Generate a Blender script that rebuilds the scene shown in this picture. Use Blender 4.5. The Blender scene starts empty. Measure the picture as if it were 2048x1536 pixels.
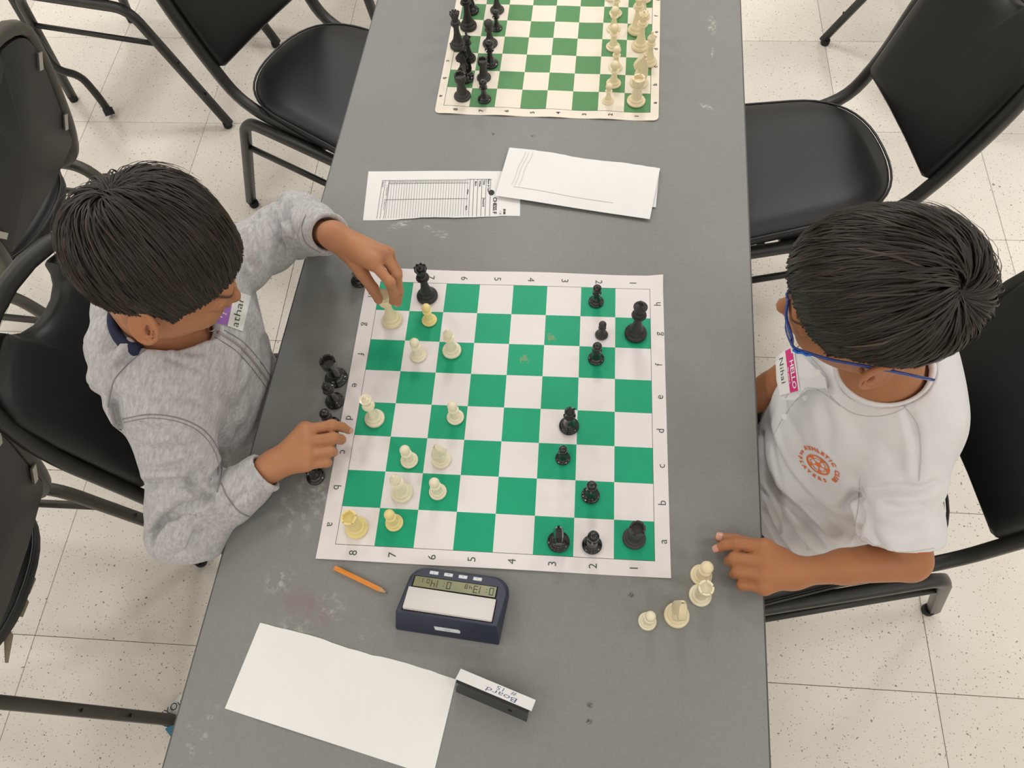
import bpy, bmesh, math, random
import numpy as np
from mathutils import Matrix, Vector
from mathutils.bvhtree import BVHTree
random.seed(7); RNG = np.random.default_rng(7)
S = bpy.context.scene
C = S.collection
PI = math.pi

# ---------------------------------------------------------------- camera
CAM = np.array([0.09696, -0.50450, 1.81956]); FPX = 1531.39
ROT = (0.471535, 0.047259, 0.066124)
cd = bpy.data.cameras.new('camera'); cam = bpy.data.objects.new('camera', cd); C.objects.link(cam)
cam.location = CAM; cam.rotation_euler = ROT
cd.sensor_fit = 'HORIZONTAL'; cd.sensor_width = 36; cd.lens = 36*FPX/2048; cd.clip_start = .02
S.camera = cam
RM = np.array(cam.rotation_euler.to_matrix())

# ---------------------------------------------------------------- world, lamps, exposure
w = bpy.data.worlds.new('world'); S.world = w; w.use_nodes = True
w.node_tree.nodes['Background'].inputs[0].default_value = (1.0, .98, .95, 1)
w.node_tree.nodes['Background'].inputs[1].default_value = .35
S.view_settings.view_transform = 'Standard'; S.view_settings.look = 'None'
S.view_settings.gamma = 1; S.view_settings.use_curve_mapping = False
S.view_settings.exposure = -0.17
CEIL = 2.85
LIGHT_POWER = 6.7
LAMPS = [(x, y) for x in (-3.4, -1.7, 0, 1.7, 3.4) for y in (-3.2, -1.5, .2, 1.9, 3.6) if (x, y) != (0, .2)]
def lamp_w(x, y):
    d = math.hypot(x, y-.2); return ((2.45 if y > .5 else .10 if abs(x) < 1 else .5) if d < 2 else (1.9 if y > .5 else 1.0) if d < 3 else 1.45)
for (lx, ly) in LAMPS:
    ld = bpy.data.lights.new('ceiling_lamp', 'AREA'); ld.shape = 'RECTANGLE'; ld.size = .42; ld.size_y = .42
    ld.energy = LIGHT_POWER*lamp_w(lx, ly); ld.color = (1.0, .985, .980)
    lo = bpy.data.objects.new('ceiling_lamp', ld); C.objects.link(lo); lo.location = (lx, ly, CEIL-.035)

# ---------------------------------------------------------------- helpers
def P(px, py, z):
    """world point of height z under a pixel of the 2048x1536 photograph (survey of where things stand)"""
    d = RM @ np.array([(px-1024)/FPX, -(py-768)/FPX, -1.0])
    return CAM + d*((z-CAM[2])/d[2])
def ray_dir(px, py):
    d = RM @ np.array([(px-1024)/FPX, -(py-768)/FPX, -1.0]); return d/np.linalg.norm(d)

def tag(o, label=None, cat=None, group=None, kind=None):
    if label: o['label'] = label
    if cat: o['category'] = cat
    if group: o['group'] = group
    if kind: o['kind'] = kind
    return o
def empty(name, loc=(0, 0, 0), rz=0, label=None, cat=None, group=None):
    o = bpy.data.objects.new(name, None); C.objects.link(o); o.location = loc; o.rotation_euler = (0, 0, rz)
    o.empty_display_size = .05
    return tag(o, label, cat, group)
def link(name, me, mat, parent=None, smooth=True, mw=None):
    o = bpy.data.objects.new(name, me); C.objects.link(o)
    if mat is not None and not me.materials:
        for m in (mat if isinstance(mat, (list, tuple)) else [mat]): me.materials.append(m)
    if smooth and len(me.polygons): me.polygons.foreach_set('use_smooth', [True]*len(me.polygons))
    if mw is not None: o.matrix_local = mw
    if parent: o.parent = parent
    return o
def mesh(name, verts, faces):
    me = bpy.data.meshes.new(name); me.from_pydata([tuple(map(float, v)) for v in verts], [], faces); me.update(); return me
def bm_mesh(name, bm):
    me = bpy.data.meshes.new(name); bmesh.ops.recalc_face_normals(bm, faces=bm.faces); bm.to_mesh(me); bm.free(); return me
def sharp(o, ang=40):
    me = o.data; me.polygons.foreach_set('use_smooth', [True]*len(me.polygons))
    try: me.set_sharp_from_angle(angle=math.radians(ang))
    except Exception: pass
    return o

# --- materials
def nd(nt, t, **k):
    n = nt.nodes.new(t)
    for a, b in k.items():
        if hasattr(n, a): setattr(n, a, b)
    return n
def mat(name, col, rough=.5, noise=0, scale=20, spec=.5, metal=0, bump=0, bscale=200, coat=0, sss=0, col2=None, sheen=0, trans=0, ior=1.45):
    m = bpy.data.materials.new(name); m.use_nodes = True; nt = m.node_tree; b = nt.nodes['Principled BSDF']
    b.inputs['Base Color'].default_value = (*col, 1); b.inputs['Roughness'].default_value = rough
    b.inputs['Specular IOR Level'].default_value = spec; b.inputs['Metallic'].default_value = metal
    if coat: b.inputs['Coat Weight'].default_value = coat; b.inputs['Coat Roughness'].default_value = .08
    if sss:
        b.inputs['Subsurface Weight'].default_value = sss; b.inputs['Subsurface Radius'].default_value = (1, .4, .2); b.inputs['Subsurface Scale'].default_value = .006
    if sheen: b.inputs['Sheen Weight'].default_value = sheen; b.inputs['Sheen Roughness'].default_value = .5
    if trans: b.inputs['Transmission Weight'].default_value = trans; b.inputs['IOR'].default_value = ior
    tc = nd(nt, 'ShaderNodeTexCoord')
    if noise:
        n = nd(nt, 'ShaderNodeTexNoise'); n.inputs['Scale'].default_value = scale; n.inputs['Detail'].default_value = 5
        nt.links.new(tc.outputs['Object'], n.inputs['Vector'])
        r = nd(nt, 'ShaderNodeMapRange'); r.inputs[1].default_value = .3; r.inputs[2].default_value = .7
        nt.links.new(n.outputs[0], r.inputs[0])
        mx = nd(nt, 'ShaderNodeMix', data_type='RGBA'); c2 = col2 or tuple(max(0, c*(1-noise)) for c in col)
        mx.inputs[6].default_value = (*col, 1); mx.inputs[7].default_value = (*c2, 1)
        nt.links.new(r.outputs[0], mx.inputs[0]); nt.links.new(mx.outputs[2], b.inputs['Base Color'])
    if bump:
        n = nd(nt, 'ShaderNodeTexNoise'); n.inputs['Scale'].default_value = bscale; n.inputs['Detail'].default_value = 3
        nt.links.new(tc.outputs['Object'], n.inputs['Vector'])
        bp = nd(nt, 'ShaderNodeBump'); bp.inputs['Strength'].default_value = bump; bp.inputs['Distance'].default_value = .001
        nt.links.new(n.outputs[0], bp.inputs['Height']); nt.links.new(bp.outputs[0], b.inputs['Normal'])
    return m
def srgb(r, g, b): return tuple(((c/255)/12.92 if c/255 <= .04045 else ((c/255+.055)/1.055)**2.4) for c in (r, g, b))

M = {}
M['ivory'] = mat('ivory_plastic', srgb(246, 237, 208), .28, .05, 60, coat=.3)
M['cream'] = mat('cream_plastic', srgb(245, 230, 192), .32, .05, 60, coat=.1)
M['yellow_ivory'] = mat('yellowed_plastic', srgb(245, 226, 156), .4, .05, 60)
M['black_gloss'] = mat('black_gloss_plastic', (.011, .011, .012), .12, coat=.4)
M['black_matte'] = mat('black_matte_plastic', (.022, .021, .021), .42, bump=.1)
M['black_grey'] = mat('grey_black_plastic', (.045, .04, .038), .5, bump=.1)
M['paper'] = mat('white_paper', srgb(244, 243, 242), .7, .03, 8, spec=.2)
M['board_paper'] = None
M['ink'] = mat('black_ink', (.03, .03, .03), .7)
M['grey_ink'] = mat('grey_ink', (.12, .12, .12), .7)
M['faint_ink'] = mat('faint_line', (.5, .5, .49), .8)
M['green_ink'] = mat('green_grey_ink', (.06, .10, .085), .7)
M['blue_ink'] = mat('blue_pen_ink', (.05, .06, .25), .6)
M['frame'] = mat('chair_frame_paint', (.030, .030, .026), .36, .3, 30, bump=.35, bscale=900)
M['frame_worn'] = mat('bronze_frame_paint', (.085, .078, .062), .45, .2, 30, bump=.3, bscale=900)
M['vinyl'] = mat('black_vinyl', (.0125, .0135, .0145), .38, .2, 6, bump=.25, bscale=700)
M['vinyl_back'] = mat('black_backrest_vinyl', (.008, .009, .009), .42, .2, 6, bump=.2, bscale=700)
M['panel'] = mat('dark_grey_panel', (.028, .029, .027), .5, .25, 3, bump=.1)
M['piping'] = mat('seam_welt', (.02, .021, .022), .3)
M['steel'] = mat('bare_steel', (.55, .54, .50), .32, metal=.9, bump=.05)
M['rubber'] = mat('black_rubber', (.012, .012, .012), .7)
M['hole'] = mat('dark_hole', (.004, .004, .004), .9)
M['foam'] = mat('torn_lining', srgb(170, 160, 138), .9, .3, 60)

# --- generic shapes
def tube_path(pts, r, n=10, flat=1.0, up=(0, 0, 1), cap=True, sq=0):
    """verts, faces of a tube along pts; flat squashes it along 'up'"""
    pts = [np.array(p, float) for p in pts]
    vs, fs = [], []
    prev = None
    L = len(pts)
    rr = r if hasattr(r, '__len__') else [r]*L
    for i, p in enumerate(pts):
        a = pts[max(i-1, 0)]; b = pts[min(i+1, L-1)]; t = b-a; t /= (np.linalg.norm(t)+1e-12)
        if prev is None:
            u = np.array(up, float); u = u-t*(u@t)
            if np.linalg.norm(u) < 1e-3: u = np.array([1, 0, 0.])-t*t[0]
        else: u = prev-t*(prev@t)
        u /= np.linalg.norm(u); prev = u; v = np.cross(t, u)
        for k in range(n):
            an = 2*PI*(k+.5)/n
            if sq:   # square section with clipped corners
                c, s_ = math.cos(an), math.sin(an); q = (abs(c)**sq+abs(s_)**sq)**(-1/sq); vs.append(p+rr[i]*q*(c*v+s_*u*flat))
            else: vs.append(p+rr[i]*(math.cos(an)*v+math.sin(an)*u*flat))
    for i in range(L-1):
        for k in range(n):
            a = i*n+k; b = i*n+(k+1) % n; fs.append((a, b, b+n, a+n))
    if cap: fs.append(tuple(range(n))[::-1]); fs.append(tuple(range((L-1)*n, L*n)))
    return vs, fs
def bez(pts, rad=.04, seg=5):
    """polyline with its corners rounded"""
    pts = [np.array(p, float) for p in pts]; out = [pts[0]]
    for i in range(1, len(pts)-1):
        a, b, c = pts[i-1], pts[i], pts[i+1]
        la, lc = np.linalg.norm(a-b), np.linalg.norm(c-b); r = min(rad, la*.48, lc*.48)
        p0 = b+(a-b)/la*r; p1 = b+(c-b)/lc*r
        for k in range(seg+1):
            t = k/seg; out.append((1-t)**2*p0+2*t*(1-t)*b+t*t*p1)
    out.append(pts[-1]); return out
def tube(name, pts, r, m, parent=None, n=10, flat=1.0, up=(0, 0, 1)):
    v, f = tube_path(pts, r, n, flat, up); o = link(name, mesh(name, v, f), m, parent); return sharp(o, 50)
def box_v(x0, y0, z0, x1, y1, z1):
    v = [(x, y, z) for z in (z0, z1) for y in (y0, y1) for x in (x0, x1)]
    f = [(0, 2, 3, 1), (4, 5, 7, 6), (0, 1, 5, 4), (2, 6, 7, 3), (0, 4, 6, 2), (1, 3, 7, 5)]
    return v, f
def box(name, a, b, m, parent=None, bev=0, seg=2, mw=None):
    bm = bmesh.new(); v, f = box_v(*a, *b); vv = [bm.verts.new(x) for x in v]
    for q in f: bm.faces.new([vv[i] for i in q])
    if bev: bmesh.ops.bevel(bm, geom=bm.edges[:], offset=bev, segments=seg, affect='EDGES', profile=.5)
    o = link(name, bm_mesh(name, bm), m, parent, mw=mw); return sharp(o, 35)
def lathe_vf(prof, n=32):
    vs, fs = [], []
    for (r, z) in prof:
        for k in range(n):
            a = 2*PI*k/n; vs.append((r*math.cos(a), r*math.sin(a), z))
    for i in range(len(prof)-1):
        for k in range(n):
            a = i*n+k; b = i*n+(k+1) % n; fs.append((a, b, b+n, a+n))
    fs.append(tuple(range(n))[::-1]); L = len(prof); fs.append(tuple(range((L-1)*n, L*n)))
    return vs, fs
def join_vf(*parts):
    V, F = [], []
    for v, f in parts:
        o = len(V); V += [tuple(x) for x in v]; F += [tuple(i+o for i in q) for q in f]
    return V, F
FONT = None
def text_vf(s, size, spacing=1.0, bold=0):
    cu = bpy.data.curves.new('t', 'FONT'); cu.body = s; cu.size = size; cu.align_x = 'CENTER'; cu.align_y = 'CENTER'; cu.space_character = spacing
    cu.resolution_u = 3; cu.offset = bold
    o = bpy.data.objects.new('t', cu); C.objects.link(o); dg = bpy.context.evaluated_depsgraph_get(); dg.update()
    me = bpy.data.meshes.new_from_object(o.evaluated_get(dg))
    v = [tuple(x.co) for x in me.vertices]; f = [tuple(p.vertices) for p in me.polygons]
    bpy.data.objects.remove(o); bpy.data.curves.remove(cu); bpy.data.meshes.remove(me)
    return v, f
def xf2(vf, ang=0, dx=0, dy=0, sx=1, sy=1, shear=0):
    c, s = math.cos(ang), math.sin(ang)
    return [((x*sx+y*sy*shear)*c-y*sy*s+dx, (x*sx+y*sy*shear)*s+y*sy*c+dy, z) for x, y, z in vf[0]], vf[1]
def stroke_vf(pts, wd):
    """flat pen stroke in the plane"""
    pts = [np.array(p, float) for p in pts]; V, F = [], []
    for i, p in enumerate(pts):
        a = pts[max(i-1, 0)]; b = pts[min(i+1, len(pts)-1)]; t = b-a; t /= np.linalg.norm(t)+1e-12; nrm = np.array([-t[1], t[0]])*wd/2
        V += [(p[0]+nrm[0], p[1]+nrm[1], 0), (p[0]-nrm[0], p[1]-nrm[1], 0)]
    for i in range(len(pts)-1): F.append((2*i, 2*i+1, 2*i+3, 2*i+2))
    return V, F
# ================================================================ SETTING
# floor: substrate plus vinyl tiles laid one by one (pitch 0.409 m)
fl = box('floor', (-4.8, -4.6, -.05), (4.8, 5.2, -.0032), mat('tile_joint', srgb(96, 90, 80), .8), None)
tag(fl, kind='structure')
def tile_mat():
    m = bpy.data.materials.new('speckled_vinyl_tile'); m.use_nodes = True; nt = m.node_tree; b = nt.nodes['Principled BSDF']
    geo = nd(nt, 'ShaderNodeNewGeometry'); oi = nd(nt, 'ShaderNodeObjectInfo')
    base = nd(nt, 'ShaderNodeTexNoise'); base.inputs['Scale'].default_value = 2.5; base.inputs['Detail'].default_value = 4
    nt.links.new(geo.outputs['Position'], base.inputs['Vector'])
    mx = nd(nt, 'ShaderNodeMix', data_type='RGBA'); mx.inputs[6].default_value = (*srgb(246, 240, 230), 1); mx.inputs[7].default_value = (*srgb(226, 219, 207), 1)
    nt.links.new(base.outputs[0], mx.inputs[0])
    hv = nd(nt, 'ShaderNodeHueSaturation'); mr = nd(nt, 'ShaderNodeMapRange'); mr.inputs[3].default_value = .93; mr.inputs[4].default_value = 1.05
    nt.links.new(oi.outputs['Random'], mr.inputs[0]); nt.links.new(mr.outputs[0], hv.inputs['Value']); nt.links.new(mx.outputs[2], hv.inputs['Color'])
    last = hv.outputs[0]
    # speckles: warped voronoi chips
    wn = nd(nt, 'ShaderNodeTexNoise'); wn.inputs['Scale'].default_value = 90; nt.links.new(geo.outputs['Position'], wn.inputs['Vector'])
    wm = nd(nt, 'ShaderNodeVectorMath', operation='SCALE'); wm.inputs['Scale'].default_value = .012; nt.links.new(wn.outputs['Color'], wm.inputs[0])
    ad = nd(nt, 'ShaderNodeVectorMath', operation='ADD'); nt.links.new(geo.outputs['Position'], ad.inputs[0]); nt.links.new(wm.outputs[0], ad.inputs[1])
    for sc, th, col, keep in ((120, .17, srgb(128, 118, 104), .42), (62, .13, srgb(100, 90, 78), .35), (170, .2, srgb(168, 140, 116), .3), (90, .2, srgb(226, 220, 208), .3)):
        v = nd(nt, 'ShaderNodeTexVoronoi'); v.inputs['Scale'].default_value = sc; nt.links.new(ad.outputs[0], v.inputs['Vector'])
        lt = nd(nt, 'ShaderNodeMath', operation='LESS_THAN'); lt.inputs[1].default_value = th; nt.links.new(v.outputs['Distance'], lt.inputs[0])
        sp = nd(nt, 'ShaderNodeSeparateColor'); nt.links.new(v.outputs['Color'], sp.inputs[0])
        k = nd(nt, 'ShaderNodeMath', operation='LESS_THAN'); k.inputs[1].default_value = keep; nt.links.new(sp.outputs[0], k.inputs[0])
        mu = nd(nt, 'ShaderNodeMath', operation='MULTIPLY'); nt.links.new(lt.outputs[0], mu.inputs[0]); nt.links.new(k.outputs[0], mu.inputs[1])
        m2 = nd(nt, 'ShaderNodeMath', operation='MULTIPLY'); m2.inputs[1].default_value = .8; nt.links.new(mu.outputs[0], m2.inputs[0])
        mm = nd(nt, 'ShaderNodeMix', data_type='RGBA'); mm.inputs[7].default_value = (*col, 1)
        nt.links.new(m2.outputs[0], mm.inputs[0]); nt.links.new(last, mm.inputs[6]); last = mm.outputs[2]
    nt.links.new(last, b.inputs['Base Color']); b.inputs['Roughness'].default_value = .34; b.inputs['Specular IOR Level'].default_value = .45
    bn = nd(nt, 'ShaderNodeTexNoise'); bn.inputs['Scale'].default_value = 6; nt.links.new(geo.outputs['Position'], bn.inputs['Vector'])
    bp = nd(nt, 'ShaderNodeBump'); bp.inputs['Strength'].default_value = .12; bp.inputs['Distance'].default_value = .01
    nt.links.new(bn.outputs[0], bp.inputs['Height']); nt.links.new(bp.outputs[0], b.inputs['Normal'])
    return m
M['tile'] = tile_mat()
PT = .4093; X0 = .9165; Y0 = .9345
tm = None
for i in range(-9, 6):
    for j in range(-8, 8):
        x0 = X0+i*PT; y0 = Y0+j*PT
        if x0 > 2.4 or x0 < -3.0 or y0 < -1.8 or y0 > 3.6: continue
        if tm is None:
            t0 = box('floor_tile', (.0006, .0006, -.003), (PT-.0006, PT-.0006, 0), M['tile'], fl, .0008, 1); tm = t0.data; t0.location = (x0, y0, 0)
        else:
            t = bpy.data.objects.new('floor_tile', tm); C.objects.link(t); t.parent = fl; t.location = (x0, y0, 0)
xs = [X0+i*PT for i in range(-9, 6) if -3.0 <= X0+i*PT <= 2.4]; ys = [Y0+j*PT for j in range(-8, 8) if -1.8 <= Y0+j*PT <= 3.6]
xa, xb, ya, yb = xs[0], xs[-1]+PT, ys[0], ys[-1]+PT
for a_, b_ in (((-4.8, -4.6, -.003), (xa, 5.2, 0)), ((xb, -4.6, -.003), (4.8, 5.2, 0)), ((xa, -4.6, -.003), (xb, ya, 0)), ((xa, yb, -.003), (xb, 5.2, 0))):
    tag(box('outer_tiling', a_, b_, M['tile'], fl), kind='stuff')
wallm = mat('painted_wall', srgb(226, 222, 214), .8, .03, 5)
for nm, a, b in (('wall_left', (-4.9, -4.7, -.05), (-4.8, 5.3, CEIL)), ('wall_right', (4.8, -4.7, -.05), (4.9, 5.3, CEIL)),
                 ('wall_back', (-4.8, 5.2, -.05), (4.8, 5.3, CEIL)), ('wall_front', (-4.8, -4.7, -.05), (4.8, -4.6, CEIL))):
    tag(box(nm, a, b, wallm), kind='structure')
ce = tag(box('ceiling', (-4.9, -4.7, CEIL), (4.9, 5.3, CEIL+.08), mat('ceiling_tile', srgb(232, 230, 225), .9, .05, 40)), kind='structure')
em = bpy.data.materials.new('lit_diffuser'); em.use_nodes = True; bb = em.node_tree.nodes['Principled BSDF']
bb.inputs['Emission Color'].default_value = (1, .97, .92, 1); bb.inputs['Emission Strength'].default_value = 3.0
for k, (lx, ly) in enumerate(LAMPS):
    e = empty('ceiling_light', (lx, ly, CEIL), 0, 'square ceiling light panel with white diffuser', 'ceiling light', 'ceiling lights')
    box('diffuser', (-.22, -.22, -.022), (.22, .22, -.004), em, e)
    v, f = join_vf(box_v(-.25, -.25, -.03, -.22, .25, 0), box_v(.22, -.25, -.03, .25, .25, 0), box_v(-.22, -.25, -.03, .22, -.22, 0), box_v(-.22, .22, -.03, .22, .25, 0))
    link('frame', mesh('frame', v, f), M['paper'], e, smooth=False)

# ================================================================ TABLE
TH = .74; TA = -.0417
def table_mat():
    m = bpy.data.materials.new('grey_laminate'); m.use_nodes = True; nt = m.node_tree; b = nt.nodes['Principled BSDF']
    tc = nd(nt, 'ShaderNodeTexCoord')
    n1 = nd(nt, 'ShaderNodeTexNoise'); n1.inputs['Scale'].default_value = 5; n1.inputs['Detail'].default_value = 6; nt.links.new(tc.outputs['Object'], n1.inputs['Vector'])
    mx = nd(nt, 'ShaderNodeMix', data_type='RGBA'); mx.inputs[6].default_value = (*srgb(141, 142, 140), 1); mx.inputs[7].default_value = (*srgb(130, 131, 128), 1)
    nt.links.new(n1.outputs[0], mx.inputs[0])
    n2 = nd(nt, 'ShaderNodeTexNoise'); n2.inputs['Scale'].default_value = 260; n2.inputs['Detail'].default_value = 3; nt.links.new(tc.outputs['Object'], n2.inputs['Vector'])
    m2 = nd(nt, 'ShaderNodeMix', data_type='RGBA'); m2.blend_type = 'OVERLAY'; m2.inputs[0].default_value = .12
    nt.links.new(mx.outputs[2], m2.inputs[6]); nt.links.new(n2.outputs[0], m2.inputs[7]); last = m2.outputs[2]
    # wear: chalky smudges round given spots of the tabletop (metres, table coordinates)
    def spot(cx, cy, rx, ry, col, strength, sc, lo, hi, ang=0, stretch=1.0):
        nonlocal last
        mp = nd(nt, 'ShaderNodeMapping'); mp.vector_type = 'TEXTURE'; mp.inputs['Location'].default_value = (cx, cy, 0); mp.inputs['Rotation'].default_value = (0, 0, ang); mp.inputs['Scale'].default_value = (rx, ry, 10)
        nt.links.new(tc.outputs['Object'], mp.inputs['Vector'])
        ln = nd(nt, 'ShaderNodeVectorMath', operation='LENGTH'); nt.links.new(mp.outputs[0], ln.inputs[0])
        mr = nd(nt, 'ShaderNodeMapRange', interpolation_type='SMOOTHSTEP'); mr.inputs[1].default_value = 1; mr.inputs[2].default_value = .2; nt.links.new(ln.outputs['Value'], mr.inputs[0])
        mp2 = nd(nt, 'ShaderNodeMapping'); mp2.inputs['Scale'].default_value = (1, stretch, 1); mp2.inputs['Rotation'].default_value = (0, 0, ang); nt.links.new(tc.outputs['Object'], mp2.inputs['Vector'])
        n = nd(nt, 'ShaderNodeTexNoise'); n.inputs['Scale'].default_value = sc; n.inputs['Detail'].default_value = 6; n.inputs['Roughness'].default_value = .65; nt.links.new(mp2.outputs[0], n.inputs['Vector'])
        r2 = nd(nt, 'ShaderNodeMapRange'); r2.inputs[1].default_value = lo; r2.inputs[2].default_value = hi; nt.links.new(n.outputs[0], r2.inputs[0])
        mu = nd(nt, 'ShaderNodeMath', operation='MULTIPLY'); nt.links.new(mr.outputs[0], mu.inputs[0]); nt.links.new(r2.outputs[0], mu.inputs[1])
        m_ = nd(nt, 'ShaderNodeMath', operation='MULTIPLY'); m_.inputs[1].default_value = strength; nt.links.new(mu.outputs[0], m_.inputs[0])
        q = nd(nt, 'ShaderNodeMix', data_type='RGBA'); q.inputs[7].default_value = (*col, 1); nt.links.new(m_.outputs[0], q.inputs[0]); nt.links.new(last, q.inputs[6]); last = q.outputs[2]
    W_ = srgb(208, 206, 200)
    def tp(px, py):
        q = P(px, py, TH); c, s = math.cos(TA), math.sin(TA); return (q[0]*c+q[1]*s, -q[0]*s+q[1]*c)
    for (px, py, rx, ry, st, sc, lo, hi, an, sr) in (
        (1424, 50, .012, .035, .8, 110, .5, .62, 0, .5), (1424, 100, .006, .03, .7, 120, .5, .62, 0, .5), (1412, 213, .018, .008, .9, 120, .46, .6, -.5, 1),
        (600, 1010, .06, .07, .45, 70, .5, .68, 0, 1), (640, 985, .03, .03, .5, 90, .5, .66, 0, 1), (560, 1160, .03, .03, .5, 80, .5, .66, .5, 1), (592, 1255, .035, .02, .5, 70, .5, .68, 0, 1),
        (660, 1215, .03, .03, .45, 90, .5, .66, 0, 1), (800, 450, .03, .012, .75, 90, .48, .62, .5, 3), (880, 468, .03, .012, .6, 90, .5, .64, -.4, 3), (855, 455, .012, .008, .6, 100, .48, .6, .4, 2), (700, 1300, .1, .1, .2, 120, .6, .7, 0, 1),
        (400, 1480, .03, .08, .4, 80, .56, .68, 0, 1), (1320, 470, .15, .1, .15, 150, .62, .7, 0, 1), (1690, 500, .1, .1, .1, 100, .6, .7, 0, 1)):
        c_ = tp(px, py); spot(c_[0], c_[1], rx, ry, W_, st, sc, lo, hi, an, sr)
    c_ = tp(610, 1215); spot(c_[0], c_[1], .055, .028, srgb(140, 100, 118), .7, 30, .35, .62, -.5, 1)
    for (px, py) in ((1180, 1410), (1178, 1443), (1262, 1190), (1066, 272), (986, 268)):
        c_ = tp(px, py); spot(c_[0], c_[1], .006, .005, srgb(60, 58, 55), .9, 300, .42, .52)
    nt.links.new(last, b.inputs['Base Color']); b.inputs['Roughness'].default_value = .47; b.inputs['Specular IOR Level'].default_value = .42
    bp = nd(nt, 'ShaderNodeBump'); bp.inputs['Strength'].default_value = .12; bp.inputs['Distance'].default_value = .0006
    nt.links.new(n2.outputs[0], bp.inputs['Height']); nt.links.new(bp.outputs[0], b.inputs['Normal'])
    return m
tb = empty('folding_table', (0, 0, 0), TA, 'long grey laminate table between the two players', 'table')
TY0, TY1 = -.93, 1.51
box('tabletop', (-.3813, TY0, TH-.028), (.3860, TY1, TH), table_mat(), tb, .0025, 2)
trimm = mat('tan_edge_trim', (.10, .10, .10), .4)
v, f = join_vf(box_v(-.3835, TY0-.002, TH-.027, -.3812, TY1+.002, TH-.003), box_v(.3858, TY0-.002, TH-.027, .3880, TY1+.002, TH-.003), box_v(-.38, TY0-.003, TH-.027, .385, TY0, TH-.003), box_v(-.38, TY1, TH-.027, .385, TY1+.003, TH-.003))
link('edge_band', mesh('edge_band', v, f), trimm, tb, smooth=False)
v, f = join_vf(box_v(-.34, TY0+.05, TH-.06, -.315, TY1-.05, TH-.028), box_v(.32, TY0+.05, TH-.06, .345, TY1-.05, TH-.028), box_v(-.34, TY0+.05, TH-.06, .345, TY0+.075, TH-.028), box_v(-.34, TY1-.075, TH-.06, .345, TY1-.05, TH-.028))
link('apron', mesh('apron', v, f), M['frame'], tb, smooth=False)
for yy in (TY0+.17, TY1-.17):
    for sx in (-1, 1):
        tube('leg', [(sx*.30, yy, TH-.05), (sx*.30, yy, .012)], .0125, M['frame'], tb)
        v, f = lathe_vf([(.015, 0), (.017, .004), (.016, .03), (.0128, .034)], 16)
        o = link('foot_cap', mesh('foot_cap', v, f), M['rubber'], tb); o.location = (sx*.30, yy, 0)
    tube('crossbar', [(-.30, yy, .2), (.30, yy, .2)], .009, M['frame'], tb)

# ================================================================ CHAIRS
def rot_z(a): return Matrix.Rotation(a, 4, 'Z')
def d_outline(n=44, inset=0.0, wf=.205, wr=.168, xf=.215, xr=-.223, rr=.16, rf=.06):
    """rounded trapezoid of the seat, wide in front (+x), strongly rounded at the back"""
    corners = [(xf-inset, wf-inset, rf), (xr+inset, wr-inset, rr), (xr+inset, -wr+inset, rr), (xf-inset, -wf+inset, rf)]
    out = []
    L = len(corners)
    for i in range(L):
        p = np.array(corners[i][:2]); a = np.array(corners[i-1][:2]); b = np.array(corners[(i+1) % L][:2]); r = corners[i][2]
        pa = p+(a-p)/np.linalg.norm(a-p)*r; pb = p+(b-p)/np.linalg.norm(b-p)*r
        for k in range(n//4):
            t = k/(n//4-1); out.append((1-t)**2*pa+2*t*(1-t)*p+t*t*pb)
    return out
def seat_mesh():
    vs, fs = [], []
    rings = [(.012, .428), (.002, .434), (.0, .452), (.004, .462), (.016, .4705), (.05, .4765), (.09, .479), (.14, .480)]
    for (ins, z) in rings:
        s = 1-ins/.2
        for (x, y) in d_outline():
            vs.append(((x+.0)*s, y*s, z))
    n = len(d_outline())
    for i in range(len(rings)-1):
        for k in range(n): fs.append((i*n+k, i*n+(k+1) % n, (i+1)*n+(k+1) % n, (i+1)*n+k))
    fs.append(tuple(range(n))[::-1]); fs.append(tuple(range((len(rings)-1)*n, len(rings)*n)))
    return mesh('seat', vs, fs)
TILT = .28
def back_pt(y, h, off=0.0):
    """point of the backrest plane: y across, h height above floor; off = forward of it"""
    x = -.25-TILT*(h-.54); curve = .10*y*y*3   # slight wrap forward
    return (x+curve+off*.96, y, h+off*.27)
def back_outline():
    """pad outline (y, h) anticlockwise: bottom, side, shoulder, concave top under the hand hole"""
    half = [(.156, .530), (.167, .538), (.172, .64), (.176, .72), (.175, .79)]
    half += [(.168*math.cos(a), .802+.079*math.sin(a)) for a in np.linspace(.15, 1.12, 7)]
    half += [(.066, .872), (.060, .858), (.047, .844), (.025, .834)]
    pts = [(-.05, .528), (.05, .528)]+half+[(0, .831)]+[(-y, h) for y, h in half[::-1]]
    return pts
def pad_mesh(front=True):
    out = back_outline(); n = len(out); c = np.array([0, .66])
    vs, fs = [], []
    rings = ([(1, .0), (1.0, .012), (.985, .021), (.93, .028), (.8, .031), (.5, .032)] if front else [(.985, .0), (.985, -.008), (.97, -.010)])
    for (s, off) in rings:
        for (y, h) in out:
            q = c+(np.array([y, h])-c)*s; vs.append(back_pt(q[0], q[1], off))
    for i in range(len(rings)-1):
        for k in range(n): fs.append((i*n+k, i*n+(k+1) % n, (i+1)*n+(k+1) % n, (i+1)*n+k))
    # close the last ring with a fan of strips to the centre line (outline is concave)
    last = (len(rings)-1)*n; vs.append(back_pt(0, .65, rings[-1][1])); ci = len(vs)-1
    if front:
        for k in range(n): fs.append((last+k, last+(k+1) % n, ci))
    else:
        for k in range(n): fs.append((last+k, last+(k+1) % n, ci))
    return mesh('backrest_pad' if front else 'back_panel', vs, fs)
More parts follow.
